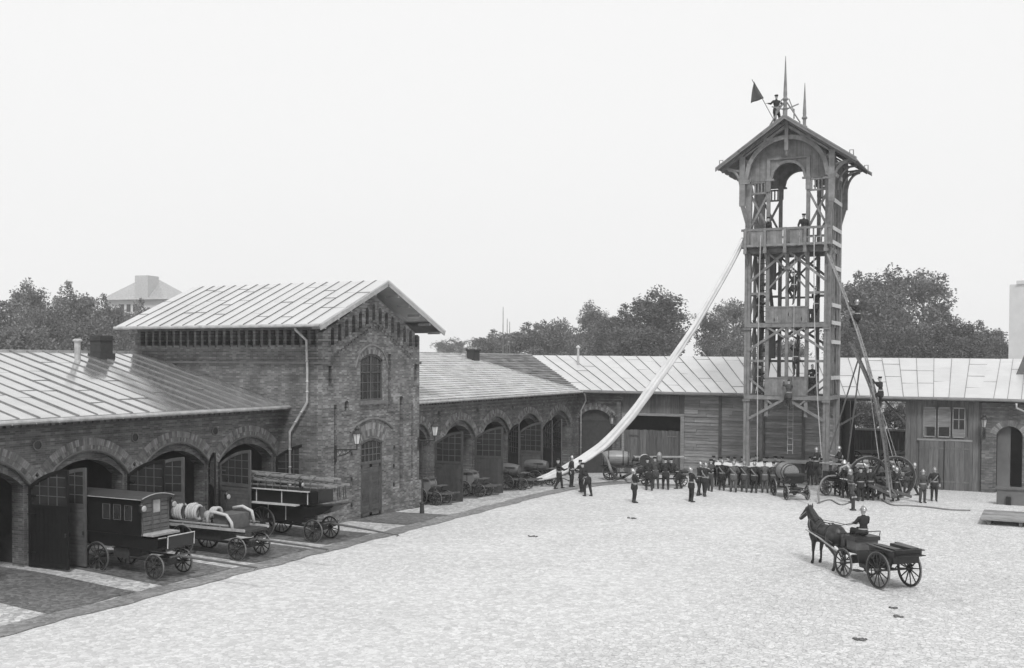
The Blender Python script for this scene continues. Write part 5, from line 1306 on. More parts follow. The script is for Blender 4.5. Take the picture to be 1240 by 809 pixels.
def mk_person(label,loc,rz,pose='stand',hat='helmet',cloth='cloth',belt=True,group=None,scale=1.,sash=False):
    me,hd,hz,tl,ln,sh=figure(pose,cloth)
    o=bpy.data.objects.new('person',me); C.objects.link(o); o.location=loc; o.rotation_euler=(0,0,rz); w_=random.uniform(.94,1.12); o.scale=(scale*w_,scale*random.uniform(.95,1.1),scale*random.uniform(.97,1.03))
    tag(o,label,'person',group)
    tx=Vector((-.01,0,.045))
    if hat!='none':
        nm={'helmet':'helmet','cap':'cap','hair':'hair'}[hat]
        dm=part_mesh(nm,{'helmet':helmet,'cap':cap,'hair':hairm}[hat],K['brass'] if hat=='helmet' else (K['cloth'] if hat=='cap' else K['hair']))
        h=bpy.data.objects.new(nm,dm); C.objects.link(h); h.parent=o; h.location=hd+tx+(Vector((-.02,0,-.01)) if tl else Vector()); h.rotation_euler=(0,tl if tl else 0,0)
    # eyes: small dark ovals set in the face
    em=part_mesh('eyes'+str(tl),lambda m:[m.ell((.088*math.cos(-tl)+.0,s*.032,.012+.088*math.sin(-tl)),(.009,.011,.007),8,6) for s in(-1,1)],K['hair'])
    e=bpy.data.objects.new('eyes',em); C.objects.link(e); e.parent=o; e.location=hd
    if belt:
        bm_=part_mesh('belt',lambda m:m.lathe([(.5,-.025),(.52,-.025),(.52,.025),(.5,.025),(.5,-.025)],(0,0,0),18),K['bar'])
        b=bpy.data.objects.new('belt',bm_); C.objects.link(b); b.parent=o; b.location=(ln*.3,0,hz+.1); b.scale=(.27,.335,1)
    if sash:
        def sh_(m):
            m.tube([(.13*math.sin(t)*1.05,.17*math.cos(t),.24+.2*math.cos(t)) for t in [2*PI*k/16 for k in range(16)]],.035,6,closed=True)
        sm=part_mesh('shoulder_rope',sh_,K['sash']); b=bpy.data.objects.new('shoulder_rope',sm); C.objects.link(b); b.parent=o; b.location=(ln*.6,0,hz)
    return o
def face(a,b): return math.atan2(b[1]-a[1],b[0]-a[0])
CAMDIR=lambda p: math.atan2(-p[1],-p[0])   # facing the viewer
def gperson(label,px,py,rz,**k):
    p=ground(px,py); return mk_person(label,p,rz,**k)
TO=R(26.8)   # world heading that reads as 'right' in the yard seen from the gate
LEFT=TO+PI; AWAY=TO+PI/2; NEAR=TO-PI/2
gperson('man in cap at the left of the chute, drawing its lower end towards him',677,592,TO+.2,pose='haul',hat='cap',sash=True)
gperson('helmeted fireman standing upright behind the chute between two stable doors',692,590,TO-.5,pose='stand')
gperson('fireman holding up the chute from behind, partly hidden by his mate in front',704,596,LEFT+.6,pose='hold',hat='cap')
gperson('fireman stooping under the chute end with his back to the yard',712,601,AWAY+.7,pose='pump',hat='cap')
gperson('lone helmeted fireman with hose coil, forward in the yard between chute and rescue sheet',768,609,TO+.15,pose='up',sash=True)
p=ground(749,579); mk_person('man in white overalls working the left end of the pump lever',p,TO+.1,pose='reach',hat='hair',cloth='white',belt=False)
gperson('leftmost of the four dark pumpers seen from behind at the reel pump, stoutest back',786,594,AWAY+.1,pose='pump',hat='cap',scale=1.03)
gperson('second dark pumper from the left at the reel pump, leaning low',794,592,AWAY,pose='pump',hat='cap',cloth='cloth2')
gperson('third dark pumper from the left at the reel pump',806,593,AWAY-.1,pose='pump',hat='cap')
gperson('rightmost pumper at the reel pump, standing clear of the wagon by the boarded wall',822,592,LEFT-.3,pose='pump',hat='cap')
gperson('helmeted officer standing nearest the viewer at the left end of the white sheet, looking up',837,608,TO+.3,pose='up')
gperson('helmeted fireman behind the officer, stepping up to the left end of the white sheet',846,600,TO+.6,pose='reach')
gperson('helmeted fireman at the left corner of the white sheet, next to the officer',853,601,AWAY-.7,pose='reach',sash=True)
fr=[(860,595),(874,594),(888,596),(901,596),(913,597),(926,597),(936,597)]
ordn=['first','second','third','fourth','fifth','sixth','seventh']
for i,(x,y) in enumerate(fr):
    gperson(f'{ordn[i]} man from the left in the front row at the white sheet,'+(' in a cap' if i in(0,5,6) else ' in a helmet'),x,y,AWAY-.25+random.uniform(-.2,.2),pose='reach' if i%3==0 else 'hold',hat='cap' if i in(0,5,6) else 'helmet',cloth=('cloth2','cloth','cloth3')[i%3],sash=i in(1,2,3,4),scale=random.uniform(.98,1.03))
bk=[862,871,880,889,898,907,917,930,940,949]
for i,x in enumerate(bk):
    p=ground(x,594); q=p+ay*3.1; q.z=gz(q.x,q.y)
    mk_person(f'{["first","second","third","fourth","fifth","sixth","seventh","eighth","ninth","tenth"][i]} man from the left in the far row behind the white sheet, in dark cap',q,NEAR+random.uniform(-.3,.3),pose='hold',hat='cap',belt=False,cloth=('cloth2','cloth','cloth3')[(i*2+1)%3],scale=random.uniform(.98,1.04))
for i,(x,y,hat) in enumerate(((958,590,'cap'),(968,590,'cap'),(977,590,'cap'))):
    p=ground(x,y)+Vector((.8,1.6,0)); mk_person(('left','middle','right')[i]+' one of the three capped men behind the barrel wagon in front of the tower',p,AWAY+.3*i,pose='stand',hat=hat,belt=False,cloth='cloth2' if i==1 else 'cloth')
p=onY(987,553,59.6); mk_person('helmeted fireman standing up on the pump wagon frame, left of the white pipes',(p.x,59.8,.95-.05),NEAR,pose='hold')
p=onY(1018,552,61.4); mk_person('helmeted fireman up on the pump wagon against the dark bay',(p.x,61.4,.9),LEFT,pose='hold',scale=.98)
p=onY(1028,560,61.3); mk_person('helmeted fireman at the right end of the pump wagon with white pipes',(p.x,61.6,.35),LEFT-.2,pose='pump')
LBL=[(1031,609,LEFT+.3,'hold','helmet','helmeted fireman standing sideways just behind the short black hydrant','cloth2'),
(1042,607,AWAY+.2,'stand','cap','broad man in a dark cap with his back turned, right of the hydrant','cloth'),
(1054,606,AWAY-.1,'hold','cap','man in a dark cap seen from behind, left of the big ladder wheels','cloth'),
(1050,600,AWAY,'stand','helmet','fireman whose bright helmet shows between the two capped backs by the ladder','cloth2'),
(1067,605,AWAY-.2,'hold','helmet','tall helmeted fireman steadying the foot of the long ladder, back turned','cloth'),
(1091,603,LEFT,'pump','helmet','helmeted fireman bending at the right wheel of the ladder carriage','cloth'),
(1105,600,LEFT-.4,'haul','helmet','helmeted fireman hauling on the guy ropes before the boarded shed','cloth'),
(1117,609,NEAR+.1,'stand','helmet','helmeted man in open coat before the shed doors, left of the rightmost fireman','cloth2'),
(1131,607,NEAR-.2,'stand','helmet','rightmost fireman of all, helmet and rope sash, before the shed doors','cloth')]
LBL+=[(1023,603,AWAY+.5,'hold','cap','capped man at the right wheels of the pump wagon with white pipes','cloth'),
(1076,602,AWAY+.2,'reach','cap','capped man between the two big ladder wheels, reaching for the ladder','cloth3'),
(1084,607,LEFT+.2,'haul','helmet','helmeted fireman pulling at the ladder foot, between the big wheels and the shed','cloth'),
(1098,597,NEAR,'stand','cap','capped man standing farthest back behind the rope haulers at the shed corner','cloth2'),
(1014,600,AWAY-.3,'pump','cap','capped man bending over the pump wagon between its white pipes','cloth3')]
for x,y,rz,ps,ht,lb,cl in LBL: gperson(lb,x,y,rz,pose=ps,hat=ht,cloth=cl,sash=lb.startswith('rightmost'))
p=ground(1033,618); r=root('hydrant','short black hydrant post standing in the cobbles in front of the ladder crew','hydrant',p)
m=M(); m.lathe([(.16,0),(.16,.05),(.09,.08),(.085,.72),(.13,.74),(.13,.8),(.07,.86),(.03,.95)],(0,0,0),12); m.build('post',K['blackmat'],r); m=M(); m.cyl((0,-.2,.66),(0,.2,.66),.045,n=8); m.cyl((.0,-.02,.66),(.18,-.02,.66),.05,n=8); m.build('outlet',K['bar'],r)
# people on the tower
def tperson(label,px,y_,z,rz,**k):
    p=onY(px,300,y_); X=onY(px,pxy(p.x,y_,z)[1],y_).x
    return mk_person(label,(X,y_,z),rz,**k)
tperson('man leaning on the left of the top tower balcony rail with one arm out',934,62.3,13.9,LEFT+.4,pose='rail',hat='cap',belt=False)
tperson('man standing at the right of the top tower balcony under the inner arch',973,62.2,13.9,NEAR,pose='stand',hat='cap',belt=False)
tperson('upper climber on the tower’s middle rope, just under the top balcony',961,YA-.3,10.65,AWAY+.2,pose='climb',hat='hair')
tperson('lower climber on the middle rope, just above the tower’s lowest parapet',963,YA-.3,6.55,LEFT+.8,pose='climb',hat='hair')
tperson('fireman standing on the middle floor at the right post, arm raised to a rope',988,YA+.35,9.6,NEAR-.5,pose='climb',hat='cap')
tperson('fireman on the tower’s lowest floor in the right bay, beside a pale rope',983,YA+.45,5.42,NEAR,pose='hold',hat='hair')
tperson('fireman on the tower’s lowest floor in the left bay, half hidden by the post',918,YA+.5,5.42,TO,pose='hold',hat='cap')
tperson('fireman on the middle floor in the left bay of the tower, dark against the stair',919,YA+.4,9.6,TO-.3,pose='haul',hat='cap')
tperson('climber hanging outside the lowest parapet of the tower above the rung ladder',955,YA-.52,4.55,AWAY,pose='ladder',hat='hair',cloth='cloth2')
def pl(t): return bot.lerp(top,t)+Vector((.52*math.sin(PI*t),0,.15*math.sin(PI*t)))
def lperson(t,label):
    a=pl(t)+Vector((.28,-.12,0)); a.z-=.95; return a
for px,py,lb in((1041,377,'upper fireman climbing the long ladder beside the tower, well above the barn roof'),(1062,470,'lower fireman climbing the long ladder, level with the barn eaves')):
    best=min([i/200 for i in range(200)],key=lambda t:abs(pxy(*pl(t))[1]-py)); a=pl(best)+Vector((.36,-.05,-1.15)); mk_person(lb,a,R(165),pose='ladder',hat='helmet' if py<400 else 'cap')
fl=onY(937,143,61.7)
z_=21.15-abs(fl.x-TX)*.69
fp=mk_person('fireman standing on the tower roof ridge holding out a flag',(fl.x+.12,61.75,z_-.02+.05),NEAR+.1,pose='flag',hat='cap')
a=onY(930,128,61.4);b=onY(911,98,61.2)
r=root('flag','dark pointed flag on a slanted staff held by the man on the tower roof','flag',(a.x,61.45,a.z))
base=onY(939,149,61.45); c0=Vector((a.x,61.45,a.z)); m=M(); m.tube([base-c0,b-c0+Vector((-.02,0,.08))],.022,6); m.build('staff',K['wooddk'],r)
m=M(); t0=onY(913,99,61.2)-c0; t1=onY(909,125,61.0)-c0; t2=onY(925,119,61.35)-c0
n=8
for i in range(n+1):
    e=t0.lerp(t2,i/n); f_=t0.lerp(t1,i/n)
    for j in range(n+1):
        q=e.lerp(f_,j/n); m.v.append(tuple(q+Vector((0,.07*math.sin(j*1.1+i*.5)*(j/n),0)))) 
for i in range(n):
    for j in range(n): m.f.append((i*(n+1)+j,i*(n+1)+j+1,(i+1)*(n+1)+j+1,(i+1)*(n+1)+j))
o=m.build('flag_cloth',K['flagc'] if 'flagc' in K else K['cloth2'],r,smooth=True,recalc=False); sm=o.modifiers.new('s','SOLIDIFY'); sm.thickness=.015
# driver
cr=bpy.data.objects['carriage']
def cpt(x,y,z): return Vector((-4.6,36.56,0))+Vector((math.cos(hd_c)*x-math.sin(hd_c)*y,math.sin(hd_c)*x+math.cos(hd_c)*y,z))
hd_c=R(134.5)
mk_person('helmeted driver seated on the front bench of the horse carriage, holding the reins',cpt(1.62,0,1.58),hd_c,pose='sit',hat='helmet')
# ================================================================ HORSE
m=M()
m.ell((.58,0,1.13),(.34,.27,.36),18,12); m.ell((.05,0,1.12),(.6,.3,.33),20,12); m.ell((-.6,0,1.22),(.38,.3,.35),18,12); m.ell((.0,0,1.25),(.7,.2,.22),16,10)
capsule(m,(.66,0,1.3),(1.02,.06,1.78),.25,.15); capsule(m,(.8,0,1.45),(1.05,.07,1.86),.2,.12)
capsule(m,(1.08,.08,1.86),(1.36,.22,1.52),.13,.075); m.ell((1.12,.1,1.84),(.15,.1,.13),12,8); m.ell((1.38,.23,1.5),(.075,.065,.07),10,8); m.ell((1.2,.15,1.72),(.12,.075,.13),10,8)
for s in(-1,1): capsule(m,(1.03,.06+s*.07,1.96),(1.05,.06+s*.085,2.1),.04,.012,8)
for s,dx in((1,0),(-1,.06)):
    capsule(m,(.6,s*.17,1.05),(.57+dx,s*.17,.8),.16,.09); capsule(m,(.57+dx,s*.17,.82),(.62+dx,s*.16,.5),.085,.056); m.ell((.625+dx,s*.16,.48),(.06,.055,.07),10,8)
    capsule(m,(.62+dx,s*.16,.46),(.62+dx,s*.16,.14),.044,.04); m.ell((.63+dx,s*.16,.14),(.05,.048,.05),8,6); capsule(m,(.65+dx,s*.16,.1),(.68+dx,s*.16,.05),.05,.062)
    capsule(m,(-.62,s*.15,1.15),(-.46,s*.18,.88),.25,.14); capsule(m,(-.48,s*.18,.88),(-.84,s*.16,.58),.12,.065); m.ell((-.85,s*.16,.57),(.06,.05,.07),8,6)
    capsule(m,(-.84,s*.16,.56),(-.78,s*.16,.15),.052,.042); m.ell((-.77,s*.16,.14),(.05,.048,.05),8,6); capsule(m,(-.75,s*.16,.1),(-.72,s*.16,.05),.05,.062)
me=remesh(m,.024,3)
for p in me.polygons: p.use_smooth=True
me.materials.append(K['horse']); me.name='horse'
hl=cpt(3.05,0,0)
hr=bpy.data.objects.new('horse',me); C.objects.link(hr); hr.scale=(1.05,1.08,1.03); hr.location=cpt(3.72,0,-.0); hr.rotation_euler=(0,0,hd_c-.08); tag(hr,'dark horse harnessed to the carriage, head raised, standing still','horse')
m=M(); 
pts=[(-.93,0,1.35),(-1.05,0,1.15),(-1.08,0,.8),(-1.04,0,.5)]; m.tube(pts,[.05,.09,.1,.03],8); m.build('tail',K['hair'],hr,smooth=True)
m=M(); 
for i in range(10): t=i/9; x=.62+.4*t; z=1.58+.42*t; m.tube([(x,.02+.05*t,z),(x-.08,.1+.05*t,z-.02),(x-.06,.17+.04*t,z-.18)],[.035,.04,.01],6)
m.build('mane',K['hair'],hr,smooth=True)
m=M(); m.tube([(.72+.12*math.cos(t)*1.0,.27*math.sin(t),1.33+.3*math.cos(t)) for t in [2*PI*k/18 for k in range(18)]],.05,8,closed=True); m.build('collar',K['leather'],hr,smooth=True)
m=M()
for x,rr in((.15,.33),(-.35,.33)): m.tube([(x,(rr+.0)*math.sin(t)*.97,1.15+(rr+.04)*math.cos(t)) for t in [2*PI*k/18 for k in range(18)]],.018,5,closed=True)
for s in(-1,1): m.tube([(.7,s*.3,1.2),(.1,s*.33,1.15),(-.5,s*.33,1.1),(-1.0,s*.35,1.0)],.018,5); 
m.tube([(.7,0,1.62),(.2,0,1.5),(-.4,0,1.58),(-.9,0,1.45)],.015,5); m.build('harness_strap',K['leather'],hr)
m=M(); m.tube([(1.1+.1*math.sin(t)*.2,.09+.1*math.cos(t),1.8+.13*math.sin(t)) for t in [2*PI*k/12 for k in range(12)]],.014,5,closed=True); m.tube([(1.32+.02*math.sin(t),.2+.082*math.cos(t),1.58+.08*math.sin(t)) for t in [2*PI*k/12 for k in range(12)]],.013,5,closed=True)
for s in(-1,1): m.tube([(1.05,.09+s*.1,1.8),(1.32,.2+s*.08,1.56)],.012,5)
m.build('bridle',K['bar'],hr)
# reins
m=M(); base_=Vector(hr.location)
a1=cpt(1.38,.1,1.9);b1=cpt(4.78,.25,1.6)
for s in(-1,1): m.tube([cpt(1.98,s*.12,1.84),cpt(2.7,s*.14,1.64),cpt(3.6,s*.18,1.62),cpt(4.75,s*.05+.05,1.62)],.012,5)
tag(m.build('reins',K['leather']),'thin leather reins running from the driver to the horse','reins')
# cloth on the barrel wagon end
for i,(px,py,w_,lb) in enumerate(((625,775,.5,'x'),)): pass
def litter(px,py,r_,label,n=26,mt='wooddk'):
    rnd=random.Random(px); c=ground(px,py); m=M()
    for i in range(n):
        a=rnd.uniform(0,6.28); d=r_*.55*rnd.random(); q=rnd.uniform(.02,.055); m.ell((d*math.cos(a),d*math.sin(a)*.6,q*.5),(q,q*rnd.uniform(.6,1.2),q*.6),7,4)
    tag(m.build('dung_heap',K[mt],loc=c,smooth=True),label,'dung','droppings on the cobbles')
litter(1041,775,.35,'largest dark dropping on the cobbles below the carriage, near the bottom edge')
litter(1086,747,.3,'small dark dropping on the cobbles just below the carriage wheels')
litter(765,628,.5,'flat dark patch of droppings in the yard below the lone fireman')
litter(645,650,.45,'faint droppings in the middle of the empty yard, left of centre',22)
litter(1083,737,.25,'little heap of droppings between the carriage wheels and the lower one',18)
# ================================================================ TREES
def tree_mesh(seed,h,cr_,dens,leaf,shape='round',sparse=0.,low=.25):
    rnd=random.Random(seed); tr=M(); cr_m=M()
    tr.tube([(0,0,-.5),(rnd.uniform(-.2,.2),rnd.uniform(-.2,.2),h*.25),(rnd.uniform(-.3,.3),rnd.uniform(-.3,.3),h*.6),(rnd.uniform(-.4,.4),rnd.uniform(-.4,.4),h*.9)],[h*.03,h*.024,h*.014,.03],8)
    tips=[]
    for i in range(22):
        z0=h*rnd.uniform(low,.8); a=rnd.uniform(0,2*PI); L_=cr_*rnd.uniform(.5,1.0)*(1-.4*(z0/h)); z1=z0+L_*rnd.uniform(.3,.9)
        L_*=math.sqrt(max(.15,1-((z0/h-.5)/.55)**2)); e=Vector((L_*math.cos(a),L_*math.sin(a),min(z1,h*.93))); s=Vector((0,0,z0)); k=s.lerp(e,.5)+Vector((0,0,-.2)); tr.tube([s,k,e],[h*.01,h*.007,.02],5); tips+=[e,k,s.lerp(e,.75)]
        for j in range(2):
            e2=e+Vector((rnd.uniform(-1,1),rnd.uniform(-1,1),rnd.uniform(0,1)))*cr_*.3; tr.tube([k,e2],[h*.005,.015],4); tips.append(e2)
    for i in range(6): tips.append(Vector((rnd.uniform(-1,1)*cr_*.3,rnd.uniform(-1,1)*cr_*.3,h*rnd.uniform(.78,.93))))
    clumps=[]
    for t in tips:
        for j in range(2): clumps.append((t+Vector((rnd.gauss(0,1),rnd.gauss(0,1),rnd.gauss(0,.7)))*cr_*.13,cr_*rnd.uniform(.13,.27)))
    if sparse: clumps=[c for c in clumps if rnd.random()>sparse]
    n=int(dens/len(clumps))
    for c,r_ in clumps:
        for i in range(n):
            d=Vector((rnd.gauss(0,1),rnd.gauss(0,1),rnd.gauss(0,.75))); d.normalize(); d*=r_*rnd.random()**.4
            p=c+d; u=Vector((rnd.gauss(0,1),rnd.gauss(0,1),rnd.gauss(0,.6))).normalized(); w_=u.cross(Vector((rnd.gauss(0,1),rnd.gauss(0,1),rnd.gauss(0,1)))).normalized(); s_=leaf*rnd.uniform(.6,1.3)
            cr_m.add([p-u*s_*.6,p+w_*s_*.35,p+u*s_*.6,p-w_*s_*.35],[(0,1,2,3)])
    o=tr.build('trunk',K['bark'],smooth=True); t_=o.data; bpy.data.objects.remove(o); return t_,cr_m
K['leaf_dk']=leaf_mat('dark_foliage',.04,.1); K['leaf_mid']=leaf_mat('foliage',.06,.15); K['leaf_lt']=leaf_mat('hazed_foliage',.08,.18)  # paler leaf colours put the haze of far trees into the foliage
TR={}
def tree(kind,label,px,d,base_y=None,top_py=None,wpx=None,group=None,mt='leaf_mid'):
    """kind of crown, distance along the view, crown top row and width measured in the yard"""
    dirv=ray(px,437); k=d/ (dirv[0]**2+dirv[1]**2)**.5; x,y=dirv[0]*k,dirv[1]*k
    if kind not in TR:
        spec={'round':(31,17,5.2,17000,.36,'r',0,.3),'airy':(32,17,5.0,7500,.36,'r',.3,.35),'dense':(34,15,5.4,20000,.36,'r',0,.25),'bush':(35,12,6.0,17000,.36,'r',0,.2)}[kind]
        t_,cm=tree_mesh(*spec); me=bpy.data.meshes.new('crown'); me.from_pydata(cm.v,[],cm.f); TR[kind]=(t_,me,max(v.co.z for v in me.vertices),spec[2]*1.15)
    t_,me0,h0,c0_=TR[kind]
    key=(kind,mt)
    if key not in TR: me=me0.copy(); me.materials.append(K[mt]); TR[key]=me
    me=TR[key]
    ztop=H+(437-top_py)/F*d*1.0; hh=ztop-gz(x,y) if abs(x)<40 else ztop
    sz=hh/h0; sx=(wpx/F*d/2)/c0_
    r=root('tree',label,'tree',(x,y,0),random.uniform(0,6.28),group); 
    for nm,md in(('trunk',t_),('crown',me)):
        o=bpy.data.objects.new(nm,md); C.objects.link(o); o.parent=r; o.scale=(sx,sx,sz)
    return r
G1='trees behind the carriage wing'; G2='trees behind the barn'; G3='trees behind the barn right of the tower'
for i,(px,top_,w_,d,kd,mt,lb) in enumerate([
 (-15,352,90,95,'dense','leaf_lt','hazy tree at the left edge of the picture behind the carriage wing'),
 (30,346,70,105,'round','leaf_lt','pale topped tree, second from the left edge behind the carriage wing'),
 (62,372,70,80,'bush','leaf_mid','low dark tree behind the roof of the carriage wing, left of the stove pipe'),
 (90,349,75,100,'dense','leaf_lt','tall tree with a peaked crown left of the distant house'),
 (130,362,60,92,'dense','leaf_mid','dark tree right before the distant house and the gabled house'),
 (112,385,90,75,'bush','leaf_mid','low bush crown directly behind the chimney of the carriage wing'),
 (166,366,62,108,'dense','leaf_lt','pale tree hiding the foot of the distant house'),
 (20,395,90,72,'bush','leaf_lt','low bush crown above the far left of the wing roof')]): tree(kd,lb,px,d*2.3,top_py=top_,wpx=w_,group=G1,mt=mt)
for i,(px,top_,w_,d,kd,mt,lb) in enumerate([
 (548,408,60,190,'round','leaf_lt','very pale distant tree just right of the gabled house'),
 (590,398,60,120,'dense','leaf_mid','low tree above the stable wing chimney'),
 (630,389,80,115,'dense','leaf_mid','low rounded tree left of the tall pale one behind the barn'),
 (672,383,75,118,'bush','leaf_mid','rounded tree in the middle of the row behind the barn stove pipe'),
 (712,362,70,125,'round','leaf_lt','tall pale tree left of the largest crown behind the barn'),
 (748,366,75,105,'dense','leaf_dk','dark crown at the left shoulder of the largest tree'),
 (790,344,105,100,'round','leaf_dk','largest tree of all left of the tower, dark open crown'),
 (780,392,120,96,'bush','leaf_dk','dark undergrowth crown at the foot of the largest tree'),
 (860,375,60,105,'airy','leaf_mid','open crowned tree right behind the escape chute'),
 (888,360,60,112,'airy','leaf_lt','airy tree touching the left post of the tower'),
 (885,405,70,100,'bush','leaf_mid','low crown between chute and tower post'),
 (950,408,90,110,'bush','leaf_lt','pale low crown seen through the open tower')]): tree(kd,lb,px,d*2.2,top_py=top_,wpx=w_,group=G2,mt=mt)
for i,(px,top_,w_,d,kd,mt,lb) in enumerate([
 (1045,332,95,98,'dense','leaf_mid','tallest tree just right of the tower and ladder'),
 (1078,325,95,104,'round','leaf_mid','broad tree top behind the ladder, right of the tallest crown'),
 (1118,330,90,108,'airy','leaf_lt','see through airy tree with pale sky gaps behind the shed'),
 (1040,385,90,92,'bush','leaf_dk','dense lower crown behind the long ladder'),
 (1095,395,90,94,'bush','leaf_dk','low dark crown under the airy tree'),
 (1150,381,85,96,'dense','leaf_dk','very dark rounded tree right of the airy tree'),
 (1190,390,70,104,'dense','leaf_mid','rounded mid grey tree beside the far pale building'),
 (1165,405,90,92,'bush','leaf_dk','lowest dark crown above the shed roof at the right'),
 (1210,405,50,98,'bush','leaf_mid','last low crown at the foot of the far pale building')]): tree(kd,lb,px,d*2.2,top_py=top_,wpx=w_,group=G3,mt=mt)
# seen through the passage: fence, rear yard wagons, shrubs
p0=onY(1030,545,84); p1=onY(1105,545,84)
r=root('board_fence','dark board fence with pale top rail seen through the open passage','fence',(p0.x,84,0))
m=M(); L_=p1.x-p0.x+3; x=-1
while x<L_: m.box(x,-.03,0,x+.2,.03,2.2); x+=.21
m.build('boards',K['timber_v'],r); m=M(); m.box(-1,-.1,2.2,L_,.06,2.36); m.build('top_rail',K['trim'],r); m=M()
for i in range(4): m.box(-1+2.3*i,-.12,0,-.8+2.3*i,-.03,2.2)
m.build('fence_post',K['tower_dk'],r)
for i,(px,lb) in enumerate(((1043,'left of two farm carts standing in the rear yard seen through the passage'),(1080,'right of two farm carts standing in the rear yard seen through the passage'))):
    q=onY(px,560,79.5); v=root('farm_cart',lb,'cart',(q.x-.6,79.5,gz(q.x,79.5)),R(20+15*i),'carts in the rear yard')
    for s in(-1,1): wheel(v,0,s*.6,.62,10); wheel(v,1.7,s*.55,.5,10)
    m=M(); m.box(-.6,-.5,.75,2.2,.5,.85); m.beam((-.6,-.55,1.1),(2.3,-.55,1.15),.05,.15); m.beam((-.6,.55,1.1),(2.3,.55,1.15),.05,.15); m.build('cart_bed',K['wood'],v)
    m=M(); m.beam((0,-.6,.62),(0,.6,.62),.07,.07); m.beam((1.7,-.55,.5),(1.7,.55,.5),.07,.07); m.beam((2.2,0,.7),(3.6,0,1.3),.05,.06); m.build('axle',K['wooddk'],v)
for px,top_,w_,d,kd,lb in((1048,478,50,94,'bush','shrub behind the board fence, left half of the passage'),(1085,480,50,95,'bush','shrub behind the board fence, right half of the passage')): tree(kd,lb,px,d,top_py=top_+2,wpx=w_,group='shrubs behind the fence',mt='leaf_mid')
# distant buildings
d=262; dv=ray(181,400); k=d/math.hypot(dv[0],dv[1]); x,y=dv[0]*k,dv[1]*k
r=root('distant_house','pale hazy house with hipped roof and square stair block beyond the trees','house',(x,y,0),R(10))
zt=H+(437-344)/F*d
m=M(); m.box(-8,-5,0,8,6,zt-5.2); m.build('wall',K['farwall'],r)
m=M(); m.add([(-9,-6,zt-5.3),(9,-6,zt-5.3),(9,7,zt-5.3),(-9,7,zt-5.3),(-1.5,.5,zt+.2),(1.0,.5,zt+.2)],[(0,1,5,4),(1,2,5),(2,3,4,5),(3,0,4),(0,3,2,1)]); m.build('roof',K['gutter'],r)
m=M(); m.box(.2,-5.6,zt-5.2,3.6,-1.5,zt+.1); m.build('stair_block',K['trim'],r)
for i in range(3):
    m=M(); m.box(-3.6+1.7*i-.5,-5.08,zt-8,-3.6+1.7*i+.5,-4.95,zt-6.3); m.build('window',K['glass'],r)
d=170; dv=ray(1262,400); k=d/math.hypot(dv[0],dv[1]); x,y=dv[0]*k,dv[1]*k
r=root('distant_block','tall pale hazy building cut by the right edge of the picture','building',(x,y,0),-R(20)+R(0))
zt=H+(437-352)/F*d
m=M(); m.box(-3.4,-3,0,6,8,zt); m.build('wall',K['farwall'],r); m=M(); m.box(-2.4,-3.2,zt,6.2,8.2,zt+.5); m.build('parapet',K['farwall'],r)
for i in range(3):
    m=M(); m.box(-1.2,-3.05,zt-2.6-2.8*i,-.2,-2.96,zt-1.2-2.8*i); m.build('window',K['gutter'],r)
for px,tp_,lb in((609,372,'tallest thin mast above the trees left of the stove pipe'),(614,386,'shorter thin mast right of the tallest one'),(617,390,'shortest of the three thin masts above the trees')):
    d=210; dv=ray(px,437); k=d/math.hypot(dv[0],dv[1]); m=M(); zt=H+(437-tp_)/F*d; m.cyl((0,0,0),(0,0,zt),.2,.05,n=8); o=m.build('mast',K['wooddk'],loc=(dv[0]*k,dv[1]*k,0)); tag(o,lb,'mast','masts beyond the trees')
# ================================================================ HAZE, WORLD, CAMERA
m=M(); m.box(-300,-60,-3,300,380,60); hz_=m.build('haze',K['brick']); hz_.data.materials.clear()
hm=bpy.data.materials.new('haze'); hm.use_nodes=True; nt=hm.node_tree; nt.nodes.clear(); out=nt.nodes.new('ShaderNodeOutputMaterial'); vo=nt.nodes.new('ShaderNodeVolumePrincipled')
vo.inputs['Color'].default_value=(.93,.93,.93,1); vo.inputs['Density'].default_value=HAZE; vo.inputs['Anisotropy'].default_value=.2; nt.links.new(vo.outputs[0],out.inputs['Volume']); hz_.data.materials.append(hm)
tag(hz_,kind='stuff'); hz_.display_type='WIRE'
W=bpy.data.worlds.new('World'); bpy.context.scene.world=W; W.use_nodes=True; nt=W.node_tree; bg=nt.nodes['Background']
sky=nt.nodes.new('ShaderNodeTexSky'); sky.sky_type='NISHITA'; sky.sun_disc=False; sky.sun_elevation=R(52); sky.sun_rotation=R(-150); sky.dust_density=4; sky.air_density=1
bw=nt.nodes.new('ShaderNodeRGBToBW'); nt.links.new(sky.outputs[0],bw.inputs[0])
# overcast: the clouds even out the dome, the desaturated sky tints it only a little
mx=nt.nodes.new('ShaderNodeMix'); mx.inputs['Factor'].default_value=.85; nt.links.new(bw.outputs[0],mx.inputs['A']); mx.inputs['B'].default_value=SKYV
nt.links.new(mx.outputs[0],bg.inputs['Color']); bg.inputs['Strength'].default_value=.1
sl=bpy.data.lights.new('sun','SUN'); sl.energy=SUN; sl.angle=R(12); sl.color=(1,1,1); so=bpy.data.objects.new('sun',sl); C.objects.link(so)
el=R(52); az=R(-150)
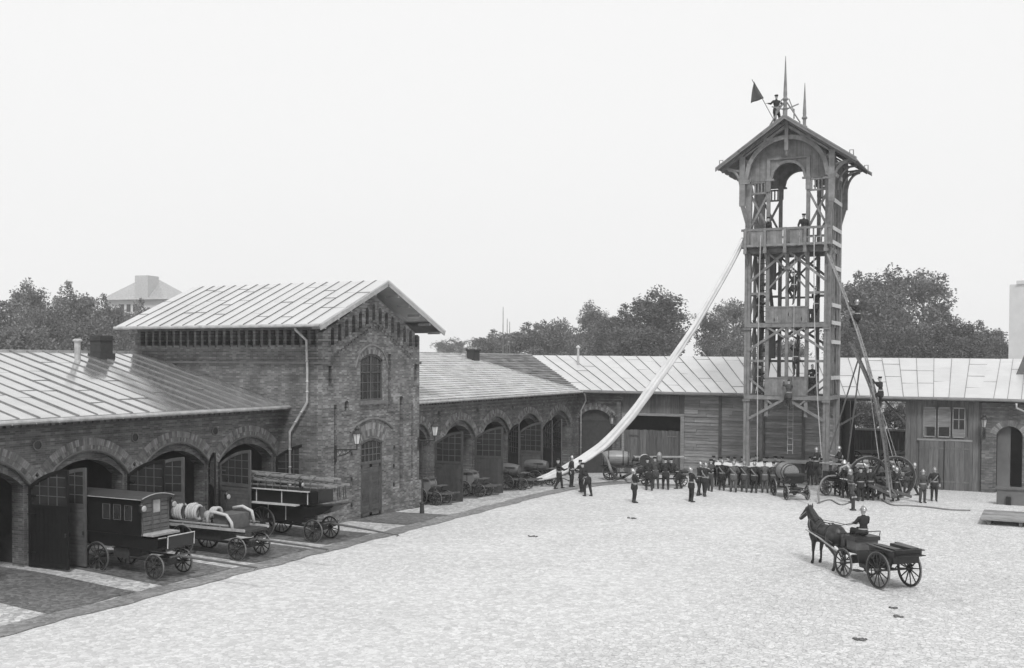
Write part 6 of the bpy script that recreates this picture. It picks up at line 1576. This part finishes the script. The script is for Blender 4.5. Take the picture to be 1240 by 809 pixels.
# sun direction: elevation 52 degrees, standing behind the viewer's right shoulder
sd=Vector((math.cos(el)*math.sin(R(150)),math.cos(el)*math.cos(R(150)),math.sin(el)))
so.rotation_euler=sd.to_track_quat('Z','Y').to_euler(); sky.sun_rotation=R(150)
cam=bpy.data.cameras.new('camera'); co=bpy.data.objects.new('camera',cam); C.objects.link(co); bpy.context.scene.camera=co
cam.sensor_width=36; cam.lens=36*F/1240; cam.shift_x=0; cam.shift_y=(PPY-404.5)/1240; cam.clip_end=3000; cam.clip_start=.5
def cray(a,b):  # world vector for camera axes
    return Vector(ray(PPX+a*F,PPY-b*F))
fwd=Vector(ray(PPX,PPY)).normalized(); rt=(cray(1,0)-cray(0,0)).normalized(); upv=rt.cross(fwd).normalized()
M3=Matrix((rt,upv,-fwd)).transposed(); co.matrix_world=Matrix.Translation((0,0,H))@M3.to_4x4()
sc=bpy.context.scene; sc.view_settings.view_transform='Standard'; sc.view_settings.look='None'; sc.view_settings.exposure=EXPO; sc.view_settings.gamma=1
sc.cycles.volume_bounces=0; sc.cycles.max_bounces=6
# put every building's origin at its own base
def rebase(name,loc):
    o=bpy.data.objects[name]; o.location=loc
    for c in o.children: c.location=Vector(c.location)-Vector(loc)
rebase('carriage_wing',(-35,23,0)); rebase('gabled_house',(-34,42.2,0)); rebase('stable_wing',(-33,57,-.3)); rebase('barn_wing',(-12,70,-.2)); rebase('drill_tower',(TX,64,-.1))

# separate pieces that stand apart are parts of their own
def split_far(o,gap=.35):
    me=o.data; n=len(me.vertices); par=list(range(n))
    def fd(i):
        while par[i]!=i: par[i]=par[par[i]]; i=par[i]
        return i
    for e in me.edges:
        a,b=fd(e.vertices[0]),fd(e.vertices[1])
        if a!=b: par[a]=b
    isl={}
    for i in range(n): isl.setdefault(fd(i),[]).append(i)
    bb={k:([min(me.vertices[i].co[c] for i in v) for c in range(3)],[max(me.vertices[i].co[c] for i in v) for c in range(3)]) for k,v in isl.items()}
    ks=list(bb); g={k:k for k in ks}
    def fg(k):
        while g[k]!=k: k=g[k]
        return k
    for i,a in enumerate(ks):
        for b in ks[i+1:]:
            if all(bb[a][0][c]-gap<bb[b][1][c] and bb[b][0][c]-gap<bb[a][1][c] for c in range(3)):
                x,y=fg(a),fg(b)
                if x!=y: g[x]=y
    cl={}
    for k in ks: cl.setdefault(fg(k),set()).add(k)
    if len(cl)<2: return
    root_of=[fg(fd(i)) for i in range(n)]; base=o.name.split('.')[0]
    for j,c in enumerate(cl):
        bm=bmesh.new(); bm.from_mesh(me); bm.verts.ensure_lookup_table()
        bmesh.ops.delete(bm,geom=[bm.verts[i] for i in range(n) if root_of[i]!=c],context='VERTS')
        nm=bpy.data.meshes.new(base); bm.to_mesh(nm); bm.free()
        for m_ in me.materials:
            if m_.name not in [q.name for q in nm.materials]: nm.materials.append(m_)
        q=bpy.data.objects.new(base,nm); C.objects.link(q); q.parent=o.parent; q.location=o.location; q.rotation_euler=o.rotation_euler
    bpy.data.objects.remove(o)
for o in list(bpy.data.objects):
    if o.type=='MESH' and o.parent and o.parent.name in('gabled_house','drill_tower','barn_wing','stable_wing','carriage_wing') and not o.children and o.name.split('.')[0] in('gutter','balcony_rail','inner_arch','corbel_course','bargeboard','tie_beam','brace','eaves_bracket','plinth','downpipe','partition','inner_post','corner_post','wall_post','balcony_joist','stair','side_slat','side_rail','brick_wall','ridge_cap','bay_shade_panel','rear_wall','boarding'):
        split_far(o,.12)
